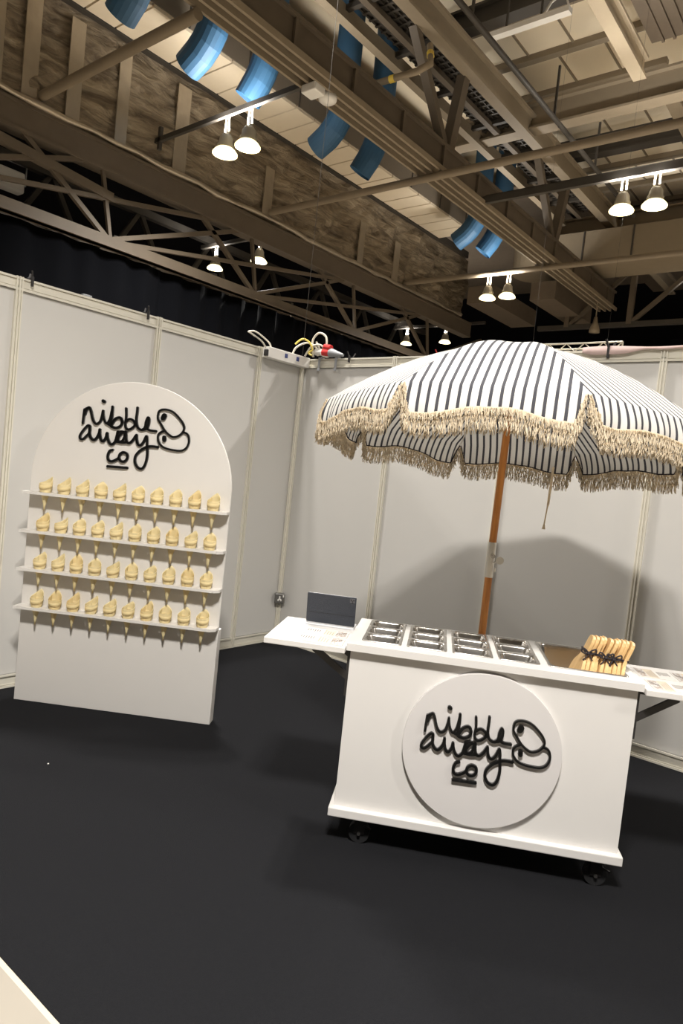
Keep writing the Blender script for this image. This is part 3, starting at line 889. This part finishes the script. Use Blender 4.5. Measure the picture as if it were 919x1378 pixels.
# ------------------------------------------------------------------ serving cart
CO = Vector((2.462, -2.223, 0.0)); CR = 0.532
Cm = Matrix.Translation(CO) @ Matrix.Rotation(CR, 4, 'Z')
cart = empty('serving_cart', CO, CR)
tag(cart, 'white wheeled serving cart with steel pans in its top and a round lettered sign', 'cart')
ZT = 0.849; ZB = 0.820; DEP = 0.530
m = MB(); m.rbox((0.0,0.0,0.122), (1.172,DEP,0.159), 0.004); m.build('base_board', M_white, cart)
m = MB(); m.box((0.022,0.028,0.159), (1.155,0.043,ZB)); m.box((0.022,DEP-0.025,0.159), (1.155,DEP-0.01,ZB)); m.box((0.022,0.043,0.159), (0.037,DEP-0.025,ZB)); m.box((1.140,0.043,0.159), (1.155,DEP-0.025,ZB))
m.build('body', M_white, cart)
# top slab with cut-outs
PT0, PT1 = 0.078, 0.508
cols = [(0.058+0.188*k, 0.058+0.188*k+0.166) for k in range(4)]
big = (0.822, 1.128)
def slab():
    m = MB()
    xs = [0.006]; 
    for a, b in cols + [big]: xs += [a+0.008, b-0.008]
    xs.append(1.169)
    ys = [0.0, PT0+0.008, PT1-0.008, DEP]
    for i in range(len(xs)-1):
        for j in range(3):
            if i % 2 == 1 and j == 1: continue
            m.box((xs[i], ys[j], ZB), (xs[i+1], ys[j+1], ZT))
    o = m.build('counter_top', M_white, cart)
    # merge cells
    bm = bmesh.new(); bm.from_mesh(o.data); bmesh.ops.remove_doubles(bm, verts=bm.verts, dist=1e-5)
    seen = {}
    for f in bm.faces:
        k = tuple(sorted(v.index for v in f.verts)); seen.setdefault(k, []).append(f)
    kill = [f for fl_ in seen.values() if len(fl_) > 1 for f in fl_]
    bmesh.ops.delete(bm, geom=kill, context='FACES_ONLY')
    bmesh.ops.recalc_face_normals(bm, faces=bm.faces)
    bm.to_mesh(o.data); bm.free()
slab()
# round sign
m = MB(); 
m.prism([(0.587+0.314*math.cos(2*PI*i/96), 0.488+0.314*math.sin(2*PI*i/96)) for i in range(96)], lambda x, y, h: (x, h, y), 0.008, 0.030)
sg = m.build('round_sign', M_disc, cart)
bv = sg.modifiers.new('edge', 'BEVEL'); bv.width = 0.0015; bv.segments = 2; bv.limit_method = 'ANGLE'
lettering('lettering', sg, 0.583, 0.50, -0.004, 0.009, 1.0)
# folding side tables
m = MB(); m.rbox((-0.334,-0.03,0.811), (0.004,0.41,0.836), 0.003); lw = m.build('side_table', M_white, cart)
m = MB(); m.rbox((1.171,-0.02,0.811), (1.52,0.375,0.836), 0.003); rw = m.build('side_table', M_white, cart)
for sgn, wing, x0 in ((-1, lw, 0.02), (1, rw, 1.156)):
    for yy in (0.05, 0.33):
        m = MB()
        m.bar((x0,yy,0.805),(x0+sgn*0.30,yy,0.805),0.012,0.012)
        m.bar((x0+sgn*0.004,yy,0.62),(x0+sgn*0.004,yy,0.81),0.012,0.025)
        m.bar((x0+sgn*0.006,yy,0.70),(x0+sgn*0.155,yy,0.80),0.012,0.026)
        m.build('folding_bracket', M_blackm, wing)
for (x, y) in ((0.134,0.07),(1.09,0.07),(0.134,0.45),(1.09,0.45)):
    c = MB(); c.rbox((x-0.035,y-0.035,0.112),(x+0.035,y+0.035,0.122),0.002); c.tube([(x,y,0.112),(x,y,0.098)],0.02,14)
    c.box((x-0.022,y-0.023,0.045),(x+0.022,y-0.018,0.1)); c.box((x-0.022,y+0.018,0.045),(x+0.022,y+0.023,0.1)); c.box((x-0.022,y-0.02,0.095),(x+0.022,y+0.02,0.1))
    c.tube([(x+0.02,y-0.03,0.085),(x+0.05,y-0.03,0.075)],0.004,6)
    cs = c.build('caster', M_blackm, cart)
    c = MB(); c.tube([(x,y-0.016,0.046),(x,y+0.016,0.046)],0.044,24); c.build('wheel', M_rubber, cs)
    c = MB(); c.tube([(x,y-0.030,0.046),(x,y+0.030,0.046)],0.007,10); c.build('axle_bolt', M_chrome, cs)

def rrect(x0, x1, y0, y1, r, n=5):
    pts = []
    for cx, cy, a0 in ((x1-r,y1-r,0),(x0+r,y1-r,PI/2),(x0+r,y0+r,PI),(x1-r,y0+r,1.5*PI)):
        for i in range(n+1):
            a = a0 + PI/2*i/n
            pts.append((cx+r*math.cos(a), cy+r*math.sin(a)))
    return pts
def pan(lx, ly, depth, name='steel_pan', rr=0.028, mt=None):
    """food pan centred at the origin, rim at z=0"""
    hx, hy = lx/2, ly/2
    rings = [(0.0,0.012,0.0),(0.0,0.012,0.0035),(0.004,0.012,0.0045),(0.012,rr,0.0035),(0.014,rr,-0.004),(0.020,rr,-0.02),(0.026,rr,-depth+0.012),(0.036,rr*0.8,-depth),
             (0.036,rr*0.8,-depth-0.0015),(0.0245,rr,-depth+0.010),(0.0155,rr,-0.02),(0.011,rr,0.0)]
    m = MB(); vs = []; n = 24
    for ins, r, z in rings:
        vs += [(x, y, z) for x, y in rrect(-hx+ins, hx-ins, -hy+ins, hy-ins, r)]
    fs = []
    R_ = len(rings)
    for j in range(R_):
        if j == 7: continue
        j2 = (j+1) % R_
        for k in range(n):
            k2 = (k+1) % n
            fs.append((j*n+k, j*n+k2, j2*n+k2, j2*n+k))
    fs.append(tuple(7*n+k for k in range(n))); fs.append(tuple(8*n+k for k in range(n))[::-1])
    m.add(vs, fs, True)
    return m.build(name, mt or M_steel)
ph_ = (PT1-PT0)/3
p0 = pan(0.166, ph_-0.001, 0.062)
colw = ['first column from the left','second column from the left','third column from the left','fourth column from the left']
roww = ['front row','middle row','back row']
i0 = 0
for ci, (a, b) in enumerate(cols):
    for ri in range(3):
        o = p0 if i0 == 0 else label_copy(p0, None, 1)
        i0 += 1
        o.location = Cm @ Vector(((a+b)/2, PT0+ph_*(ri+0.5), ZT)); o.rotation_euler = (0,0,CR)
        tag(o, 'small empty steel pan in the cart top, %s, %s' % (roww[ri], colw[ci]), 'pan', 'small steel pans in the cart')
o = pan(big[1]-big[0]+0.004, PT1-PT0+0.004, 0.15, 'large_steel_pan', 0.035)
o.location = Cm @ Vector(((big[0]+big[1])/2, (PT0+PT1)/2, ZT)); o.rotation_euler = (0,0,CR)
tag(o, 'large deep steel pan at the right end of the cart holding wooden paddles', 'pan')

# wooden paddles standing in the large pan, leaning right
def paddle_proto():
    prof = [(0.115,0.0),(0.30,0.0),(0.30,0.12)]
    pts = [(-0.088,0.0),(0.088,0.0),(0.092,0.02),(0.090,0.125),(0.082,0.150),(0.045,0.186),(0.036,0.20),(0.036,0.262),(0.030,0.278),(0.012,0.285),(-0.012,0.285),(-0.030,0.278),(-0.036,0.262),(-0.036,0.205),(-0.042,0.19),(-0.078,0.155),(-0.088,0.13)]
    m = MB(); m.prism(pts, lambda x, y, h: (h, x, y), -0.007, 0.007)
    o = m.build('wooden_paddle', M_paddle)
    bv = o.modifiers.new('edge', 'BEVEL'); bv.width = 0.002; bv.segments = 2; bv.limit_method = 'ANGLE'
    return o
pp0 = paddle_proto()
lean = 0.33
random.seed(11)
pad = []
for i in range(10):
    o = pp0 if i == 0 else label_copy(pp0, None, 1)
    sx_ = 0.912 + 0.0165*i
    yy = 0.205 + random.uniform(-0.006,0.006) - 0.003*i
    ln = lean + random.uniform(-0.015,0.015)
    o.matrix_world = Cm @ Matrix.Translation((sx_, yy, ZT-0.145)) @ Matrix.Rotation(ln, 4, 'Y') @ Matrix.Rotation(random.uniform(-0.03,0.03), 4, 'X')
    pad.append((sx_, yy, ln))
    tag(o, 'pale wooden paddle, %s from the left in the row in the large pan' % ORD[i], 'paddle', 'wooden paddles in the large pan')
def on_paddle(i, dx, dy, h):
    sx_, yy, ln = pad[i]
    return Cm @ (Matrix.Translation((sx_, yy, ZT-0.145)) @ Matrix.Rotation(ln, 4, 'Y') @ Vector((dx, dy, h)))
def ribbon(i0, i1, h, bow, lab):
    t = empty('black_ribbon', on_paddle(i0, 0, -0.05, h))
    tag(t, lab, 'ribbon', 'black ribbons on the paddles')
    inv = Matrix.Translation(-Vector(t.location))
    def W(i, dx, dy, hh): return inv @ on_paddle(i, dx, dy, hh)
    m = MB()
    path = [W(i0,-0.010,0.04,h), W(i0,-0.010,-0.038,h), W(i1,0.010,-0.040,h), W(i1,0.010,0.04,h), W(i0,-0.010,0.04,h)]
    for a, b in zip(path, path[1:]): m.bar(a, b, 0.003, 0.009)
    m.build('band', M_bind, t)
    m = MB(); c = W(bow,0.0,-0.048,h)
    ex = (Cm.to_3x3() @ Vector((1,0,0))); ez = Vector((0,0,1)); ey = Cm.to_3x3() @ Vector((0,-1,0))
    for s_ in (-1, 1):
        loop = [c, c+ex*0.012*s_+ez*0.014+ey*0.008, c+ex*0.026*s_+ez*0.020+ey*0.008, c+ex*0.028*s_+ez*0.006+ey*0.006, c+ex*0.012*s_-ez*0.002+ey*0.004, c]
        m.tube(catmull(loop, 4), 0.0034, 6)
        tail = [c, c+ex*0.008*s_-ez*0.014+ey*0.006, c+ex*0.020*s_-ez*0.030+ey*0.008]
        m.tube(catmull(tail, 4), 0.003, 6)
    m.lathe([(0.001,-0.007),(0.007,-0.004),(0.008,0.0),(0.007,0.004),(0.001,0.007)], c+ey*0.003, 10)
    m.build('bow', M_bind, t)
ribbon(0, 2, 0.215, 0, 'black ribbon tied in a bow around the leftmost wooden paddles')
ribbon(3, 5, 0.210, 4, 'black ribbon tied in a bow around the middle wooden paddles')
ribbon(6, 9, 0.207, 6, 'black ribbon tied around the rightmost wooden paddles')

# tablet standing in its folio on the left side table
tb = empty('tablet', Cm @ Vector((-0.115,0.33,0.836)), CR)
tag(tb, 'charcoal tablet computer standing open in a folio on the left side table, back towards us', 'tablet')
m = MB(); m.rbox((-0.112,-0.035,0.0),(0.112,0.07,0.009),0.003); m.build('folio_base', M_tabrim, tb)
def tilt(o, a, piv):
    o.matrix_local = Matrix.Translation(piv) @ Matrix.Rotation(a, 4, 'X')
TA = 0.2
m = MB(); m.rbox((-0.112,-0.004,0.0),(0.112,0.004,0.142),0.004); o = m.build('folio_cover', M_tablet, tb); tilt(o, TA, (0,-0.018,0.012))
m = MB(); m.rbox((-0.110,0.004,0.002),(0.110,0.010,0.140),0.003); o = m.build('tablet_body', M_tabrim, tb); tilt(o, TA, (0,-0.018,0.012))
m = MB(); m.box((-0.111,-0.0046,0.050),(0.111,-0.0035,0.0512)); o = m.build('fold_line', M_black, tb); tilt(o, TA, (0,-0.018,0.012))
m = MB(); m.rbox((0.084,-0.0065,0.116),(0.106,-0.003,0.137),0.0015); ic = m.build('camera_bump', mat('dim_grey_bump', (0.09,0.09,0.1), 0.4), tb); tilt(ic, TA, (0,-0.018,0.012))
m = MB()
for (cx, cz) in ((0.090,0.131),(0.100,0.131),(0.095,0.122)): m.tube([(cx,-0.0065,cz),(cx,-0.008,cz)],0.0038,12)
m.build('camera_lens', M_glass, ic)

# flyers
M_ink = mat('grey_ink', (0.20,0.18,0.165), 0.7); M_beige = mat('beige_print', (0.56,0.49,0.39), 0.65); M_tan = mat('tan_print', (0.36,0.30,0.25), 0.65); M_pale = mat('pale_print', (0.52,0.50,0.49), 0.65)
def flyer(x0, x1, y0, y1, lab, seed, flip=False, th_=0.005):
    random.seed(seed)
    t = empty('leaflet', Cm @ Vector(((x0+x1)/2,(y0+y1)/2,0.836)), CR)
    tag(t, lab, 'leaflet', 'printed leaflets on the cart side tables')
    hx, hy = (x1-x0)/2, (y1-y0)/2
    m = MB(); m.box((-hx,-hy,0.0),(hx,hy,th_)); m.build('sheets', M_paper, t)
    m = MB(); m.box((-hx-0.0004,-hy-0.0004,0.0),(hx+0.0004,hy+0.0004,0.0012)); m.build('bottom_sheet', M_card, t)
    f = (lambda a: -a) if flip else (lambda a: a)
    def rect(mm, a, b, c, d, lift=0.0003):
        mm.box((f(a)*hx, c*hy, th_), (f(b)*hx, d*hy, th_+lift))
    m = MB(); rect(m, -0.12, 0.42, -0.94, 0.94); m.build('beige_panel', M_beige, t)
    m = MB(); rect(m, 0.44, 0.97, -0.94, 0.94); m.build('photo_panel', M_pale, t)
    m = MB()
    for k in range(34):
        a = random.uniform(0.45,0.86); c = random.uniform(-0.92,0.7)
        rect(m, a, a+random.uniform(0.04,0.1), c, c+random.uniform(0.08,0.22), 0.0006+k*0.00002)
    m.build('photo_print', M_tan, t)
    m = MB()
    for k in range(6):
        a = -0.9+0.11*k; rect(m, a, a+0.05, -0.1+random.uniform(-0.2,0.1), 0.55, 0.0006)
    for k in range(4):
        a = -0.06+0.12*k; rect(m, a, a+0.025, -0.75, 0.7-0.15*k, 0.0006)
    for k in range(5):
        a = 0.5+0.09*k; rect(m, a, a+0.04, 0.1*k-0.3, 0.1*k+0.1, 0.0016)
    m.build('text_print', M_ink, t)
flyer(-0.205,-0.012,-0.018,0.098,'stack of printed leaflets nearest the front edge of the left side table',1)
flyer(-0.200,-0.012,0.118,0.226,'stack of printed leaflets just in front of the tablet on the left side table',2)
flyer(1.198,1.342,0.178,0.318,'printed leaflet at the back of the right side table, next to the wooden paddles',3, True, 0.002)
flyer(1.356,1.500,0.178,0.318,'printed leaflet at the back of the right side table, cut by the photo edge',4, True, 0.002)
flyer(1.204,1.348,-0.002,0.138,'printed leaflet nearest the front corner of the right side table',5, True, 0.002)
flyer(1.362,1.506,-0.002,0.138,'printed leaflet at the front right of the right side table, cut by the photo edge',6, True, 0.002)

# ------------------------------------------------------------------ fringed parasol
UB = Cm @ Vector((0.5815, 0.556, 0))
par = empty('fringed_parasol', (UB.x, UB.y, 0))
tag(par, 'striped black and white parasol with cream fringe on an orange wooden pole', 'parasol')
r_, zt, ph, tx, ty, az = 0.84, 1.836, 0.756+PI, -0.023, 0.077, 0.372
ub0 = Cm @ Vector((0.5815, 0.535, 0))
UC = Vector((ub0.x-UB.x+0.003, ub0.y-UB.y+0.001, zt))      # local to par
ax = Vector((tx, ty, 1)).normalized()
uu = Vector((1,0,0)) - ax*ax.x; uu.normalize(); ww = ax.cross(uu)
TIP = [UC + (uu*math.cos(ph+k*PI/4) + ww*math.sin(ph+k*PI/4))*r_ for k in range(8)]
APEX = UC + ax*az
def rib_pt(k, rho, lift=0.0):
    d = uu*math.cos(ph+k*PI/4) + ww*math.sin(ph+k*PI/4)
    return UC + d*(r_*rho) + ax*(az*(1-rho**1.75)+lift)
names = ['facing left','facing the front left','facing us','facing right','behind right','behind','behind left','far left']
random.seed(9)
def smooth(x): x = max(0, min(1, x)); return x*x*(3-2*x)
strap_pt = None
for k in range(8):
    k2 = (k+1) % 8
    ch = (TIP[k2]-TIP[k]).normalized()
    mid = (TIP[k2]+TIP[k])/2
    outd = (mid-UC); outd -= Vector((0,0,outd.z)); outd.normalize()
    NU = 40; NV = 16; NW = 9
    grid = []; uvs = []
    phs = random.uniform(0, 6)
    def dropf(u):
        au = abs(u)
        d = 0.083 + 0.03*smooth((au-0.15)/0.6) + 0.006*math.sin(3*u+phs)
        edge = smooth((1-au)/0.11)
        return 0.004 + (d-0.004)*(edge**0.8)
    def P(u, v):       # v 0..1 canopy, 1..2 flap
        f = (u+1)/2
        vv = min(v, 1.0)
        a = rib_pt(k, vv); b = rib_pt(k2, vv)
        p = a.lerp(b, f)
        sag = (1-u*u)
        p = p - ax*0.012*sag*vv*(1-vv)*4*0.5 + outd*0.012*sag*vv**3
        if v > 1:
            w_ = v-1
            dr = dropf(u)
            p = p + Vector((0,0,-1))*dr*w_ + outd*(0.045*math.sin(w_*PI/2)*min(1,dr/0.08)*(0.7) + 0.006*math.sin(u*14+phs)*w_*min(1,dr/0.08))
        return p
    vsl = [i/NV for i in range(NV+1)] + [1+j/NW for j in range(1, NW+1)]
    us = [math.sin(PI/2*(-1+2*i/NU))*0.35 + 0.65*(-1+2*i/NU) for i in range(NU+1)]
    m = MB(); m.uv = []
    for v in vsl:
        for u in us:
            p = P(u, v); m.v.append(tuple(p)); m.uv.append(((p-UC).dot(ch)-(mid-UC).dot(ch), v))
    n1 = NU+1
    for j in range(len(vsl)-1):
        for i in range(NU):
            m.f.append((j*n1+i, j*n1+i+1, (j+1)*n1+i+1, (j+1)*n1+i)); m.sm.append(True)
    o = m.build('canopy_panel', M_canvas, par, False)
    # dark binding along the inner hem
    hem = [P(u, 2.0) for u in us]
    hemi = [h_ - outd*0.003 for h_ in hem]
    b = MB(); b.tube(hemi, 0.0032, 6); b.build('hem_binding', M_bind, o)
    # fringe: many twisted cotton threads below a narrow braid
    fr = MB()
    # arc length parametrised hem
    fine = [P(-1+2*i/400, 2.0) for i in range(401)]
    acc = [0]
    for a, c_ in zip(fine, fine[1:]): acc.append(acc[-1]+(c_-a).length)
    tot = acc[-1]
    bw = 0.013
    bs_ = []
    for i in range(0, 401, 4):
        h_ = fine[i]; bs_.append(h_+outd*0.004+Vector((0,0,0.004))); bs_.append(h_+outd*0.007-Vector((0,0,bw)))
    nb_ = len(bs_)//2
    fr.add(bs_, [(2*i, 2*i+1, 2*i+3, 2*i+2) for i in range(nb_-1)], True)
    N = int(tot/0.0052); idx = 0
    for q in range(N*2):
        s_ = tot*(q+random.random())/(N*2)
        while idx < 399 and acc[idx+1] < s_: idx += 1
        h_ = fine[idx]
        L_ = random.uniform(0.078, 0.100)
        lay = (q % 2)*0.005
        st = h_ + outd*(0.002+lay+random.uniform(0,0.005))
        wob = random.uniform(0,6.28); amp = random.uniform(0.002,0.006); r0 = random.uniform(0.0022,0.0034)
        slant = random.uniform(-0.010,0.010)
        pts = []
        for j in range(6):
            f = j/5
            pts.append(st + Vector((0,0,-L_*f)) + ch*(amp*math.sin(wob+f*9)+slant*f) + outd*(amp*math.cos(wob+f*8)+0.004*f))
        # light 3-sided thread
        vs = []
        for j, p_ in enumerate(pts):
            rr_ = r0*(1-0.35*j/5)
            for a in (0, 2.09, 4.19):
                vs.append(p_ + ch*rr_*math.cos(a+j*0.8) + outd*rr_*math.sin(a+j*0.8))
        fs = []
        for j in range(5):
            for a in range(3):
                a2 = (a+1) % 3; fs.append((j*3+a, j*3+a2, (j+1)*3+a2, (j+1)*3+a))
        fs.append((15,16,17))
        fr.add(vs, fs, True)
    fo = fr.build('fringe', M_fringe, o, False); fo['kind'] = 'stuff'
    if k == 5: strap_pt = P(0.0, 2.0)
    # rib under the seam
    rb_ = MB(); rb_.tube([rib_pt(k, q/10, -0.008) for q in range(1, 11)], 0.004, 6); rb_.build('rib', M_wplast, par)
    sr = MB(); sr.bar(Vector((APEX.x, APEX.y, zt+0.10)), rib_pt(k, 0.45, -0.012), 0.006, 0.008); sr.build('strut', M_wplast, par)
m = MB(); m.lathe([(0.001,0.012),(0.010,0.010),(0.022,0.004),(0.03,0.0)], APEX, 14); m.build('finial', M_wplast, par)
m = MB(); m.tube([(0,0,0.05),(0,0,1.118)], 0.0175, 18); m.build('lower_pole', M_pole, par)
htop = Vector((0,0,1.285)); 
m = MB(); m.tube([(0,0,1.118),(0,0,1.205)], 0.0195, 18); m.tube([(0,0,1.205), htop], 0.0195, 18); m.build('tilt_joint', M_chrome, par)
jn = par.children[-1]
cd = Cm.to_3x3()
m = MB(); c = cd @ Vector((0.006,-0.024,1.222)); d = cd @ Vector((0,-1,0))
m.tube([c-d*0.012, c+d*0.006], 0.011, 14); m.tube([c, c+d*0.01], 0.005, 8)
m.build('pivot_bolt', M_steel, par)
m = MB(); c = cd @ Vector((0.040,-0.026,1.205)); m.tube([c-d*0.003, c+d*0.004], 0.0185, 20); m.tube([cd @ Vector((0.012,-0.022,1.190)), c], 0.004, 8); m.build('thumb_screw', M_chrome, par)
m = MB(); c = cd @ Vector((0.022,-0.020,1.168)); m.tube([c, c+Vector((0,0,-0.02))], 0.005, 8); m.build('locking_pin', M_chrome, par)
m = MB(); m.tube([htop, APEX], 0.0175, 18); m.build('upper_pole', M_pole, par)
m = MB(); m.lathe([(0.001,0.0),(0.21,0.0),(0.21,0.03),(0.19,0.045),(0.03,0.06),(0.03,0.16),(0.0178,0.16)], (0,0,0.0021), 28); m.build('stand', M_blackm, par)
m = MB(); sp = Vector((strap_pt.x, strap_pt.y, strap_pt.z)); sp = TIP[5].lerp(TIP[6], 0.17)-Vector((0,0,0.08))
m.bar(sp, sp+Vector((-0.005,0,-0.22)), 0.014, 0.003, (0,1,0)); m.tube([sp+Vector((-0.005,0,-0.20)), sp+Vector((-0.014,0,-0.33))], 0.004, 6)
m.tube([sp+Vector((-0.014,0,-0.325)), sp+Vector((-0.014,0,-0.355))], [0.004,0.011], 8)
m.build('tie_strap', M_fringe, par)

# ------------------------------------------------------------------ things on the booth walls
def clamp(x, y, rz, lab, s=1.0, m_=None):
    s *= 0.75
    t = empty('spring_clamp', (x, y, H-0.05*s), rz)
    tag(t, lab, 'clamp')
    m = MB(); m.rbox((-0.008*s,-0.034,0.0),(0.008*s,-0.016,0.075*s),0.002); m.rbox((-0.008*s,0.024,0.0),(0.008*s,0.034,0.075*s),0.002); m.box((-0.007*s,-0.03,0.056*s),(0.007*s,0.03,0.066*s)); m.build('jaw', m_ or M_blackm, t)
    m = MB(); m.bar((0,-0.025,0.06*s),(-0.018*s,-0.04,0.115*s),0.012*s,0.008*s,(0,1,0)); m.bar((0,0.02,0.06*s),(0.020*s,0.035,0.11*s),0.012*s,0.008*s,(0,1,0)); m.build('handle', m_ or M_blackm, t)
clamp(0.0,-2.426,PI/2,'black clamp on the left wall top beside the leftmost post')
clamp(0.0,-1.613,PI/2,'black clamp on the left wall top above the arched board')
clamp(0.533,0.0,0,'black clamp on the back wall top right of the red plug')
clamp(2.624,0.0,0,'larger black clamp on the back wall top behind the parasol',1.35)
clamp(1.37,0.0,0,'small red clamp on the back wall top behind the parasol left side',0.8,M_red)
m = MB(); m.rbox((-0.02,-2.09,H-0.002),(0.012,-2.03,H+0.012),0.003)
tag(m.build('rail_clip', M_gplast), 'flat grey clip on the left wall top between the two black clamps', 'clip')
# pink cloth lying along the back wall top
m = MB(); vs = []; n = 60
random.seed(3)
for i in range(n+1):
    x = 2.46 + 1.9*i/n
    h = H + 0.012 + 0.005*math.sin(i*0.35) + 0.006*math.sin(i*0.13+1)
    dz = 0.03*math.exp(-((x-2.62)/0.16)**2)+0.004*math.sin(i*0.9)
    vs += [(x,-0.030,H-0.004-dz), (x,-0.028,h), (x,0.0,h+0.004), (x,0.03,h-0.005)]
fs = []
for i in range(n):
    for j in range(3): fs.append((4*i+j, 4*i+j+1, 4*i+5+j, 4*i+4+j))
m.add(vs, fs, True); o = m.build('pink_cloth', M_pink, None, False); sd = o.modifiers.new('thick','SOLIDIFY'); sd.thickness = 0.003
tag(o, 'crumpled pink cloth strip lying along the back wall top at right', 'cloth')
# trunking box across the corner
t = empty('trunking_box', (0.06,-0.26,2.43))
tag(t, 'white trunking box fixed at the wall corner under the tangled cables', 'trunking')
m = MB(); m.rbox((-0.025,-0.26,-0.03),(0.045,0.235,0.055),0.004); m.build('case', M_wplast, t)
m = MB()
for yy in (-0.06, 0.08): m.rbox((0.042,yy-0.015,0.0),(0.05,yy+0.015,0.035),0.002)
m.build('outlet', mat('blue_outlet',(0.05,0.07,0.22),0.5), t)
m = MB(); m.rbox((0.0,-0.275,-0.02),(0.04,-0.24,0.03),0.004); m.build('end_cap', M_blackm, t)
# cables
def cable(name, pts, r, mt, lab):
    m = MB(); m.tube(catmull(pts, 6), r, 8); return tag(m.build(name, mt), lab, 'cable')
cable('cable', [(0.06,-0.50,2.46),(0.05,-0.56,2.52),(0.03,-0.66,2.56),(0.02,-0.68,2.57),(0.04,-0.62,2.58),(0.06,-0.50,2.53),(0.07,-0.47,2.49)], 0.007, M_cord, 'white cable loop at the left end of the trunking box')
cable('cable', [(0.06,-0.20,2.49),(0.08,-0.18,2.55),(0.12,-0.10,2.60),(0.18,-0.05,2.57),(0.2,-0.04,2.50)], 0.008, M_cord, 'low white cable arch over the trunking box middle')
cable('cable', [(0.16,-0.05,2.49),(0.15,-0.06,2.57),(0.15,-0.06,2.64),(0.20,-0.05,2.69),(0.27,-0.04,2.66),(0.29,-0.04,2.58),(0.28,-0.03,2.53)], 0.009, M_cord, 'tallest white cable loop standing above the wall corner')
cable('cable', [(0.17,-0.04,2.62),(0.22,-0.05,2.56),(0.26,-0.05,2.50),(0.32,-0.04,2.49),(0.30,-0.03,2.52)], 0.008, M_cord, 'white cable curling down beside the red plug')
cable('cable', [(0.10,-0.09,2.49),(0.14,-0.07,2.57),(0.22,-0.06,2.59),(0.26,-0.04,2.56),(0.24,-0.04,2.50)], 0.008, M_cord, 'small white cable loop between the trunking box and the red plug')
cable('yellow_cable', [(0.04,-0.16,2.58),(0.08,-0.12,2.63),(0.13,-0.09,2.61),(0.16,-0.07,2.55),(0.13,-0.08,2.52),(0.16,-0.07,2.50)], 0.008, mat('yellow_cord',(0.75,0.6,0.12),0.5), 'yellow cable tangled among the white cables at the corner')
# red industrial plug
t = empty('industrial_plug', (0.3,-0.03,2.515))
tag(t, 'red and white industrial plug lying on the back wall top beside the corner', 'plug')
zc = 0.012
m = MB(); m.tube([(-0.13,0.0,zc+0.01),(-0.03,0.0,zc)], 0.030, 16); m.build('white_sleeve', M_wplast, t)
m = MB(); m.tube([(-0.04,0,zc),(0.03,0,zc-0.002)], [0.040,0.036], 18); m.tube([(-0.03,-0.01,zc+0.045),(0.04,-0.01,zc+0.035)], 0.026, 14); m.build('red_body', M_red, t)
m = MB(); m.tube([(0.03,0,zc-0.002),(0.05,0,zc-0.005),(0.17,0,zc-0.026)], [0.038,0.036,0.012], 16); m.build('grey_cap', M_gplast, t)
for x, lab in ((0.21,'left grey steel clip hanging over the back wall top near the corner'),(0.392,'right grey steel clip hanging over the back wall top under the red plug')):
    m = MB(); m.rbox((x-0.012,-0.026,2.375),(x+0.012,-0.020,2.492),0.002); m.rbox((x-0.012,-0.026,2.486),(x+0.012,0.028,2.492),0.002); m.tube([(x,-0.03,2.39),(x,-0.02,2.39)],0.014,10)
    tag(m.build('steel_clip', M_gplast), lab, 'clip')
cable('suspension_wire', [(0.10,-0.12,2.49),(0.10,-0.12,5.2),(0.10,-0.12,11.5)], 0.0018, M_steeldark, 'thin dark wire rising from the cables at the wall corner')
# socket on the corner post
t = empty('wall_socket', (0.052,-0.052,0.39), PI/4)
tag(t, 'grey metal wall socket with white plug low on the corner post', 'socket')
m = MB(); m.rbox((-0.043,-0.022,-0.043),(0.043,0.03,0.043),0.006); m.build('box', mat('dark_grey_metal',(0.16,0.155,0.145),0.4,metal=0.4), t)
m = MB(); m.rbox((-0.006,-0.027,-0.002),(0.006,-0.021,0.022),0.002); m.rbox((-0.018,-0.027,-0.022),(-0.006,-0.021,-0.006),0.002); m.rbox((0.006,-0.027,-0.022),(0.018,-0.021,-0.006),0.002); m.rbox((-0.013,-0.026,-0.012),(0.013,-0.021,-0.002),0.002); m.build('plug_insert', M_wplast, t)
m = MB(); m.rbox((0.026,-0.026,0.012),(0.036,-0.021,0.032),0.002); m.build('switch', M_wplast, t)
m = MB(); m.tube([(0.040,-0.040,0.44),(0.040,-0.040,2.42)],0.006,8)
tag(m.build('cable', M_cord), 'straight white cable running down the corner post to the wall socket', 'cable')
# crumbs of paper on the carpet
m = MB(); m.lathe([(0.001,0.0),(0.005,0.001),(0.004,0.004),(0.001,0.005)], (1.13,-2.71,0.002), 7); 
tag(m.build('paper_scrap', M_wplast), 'tiny white paper scrap on the black carpet in front of the arched board', 'scrap')
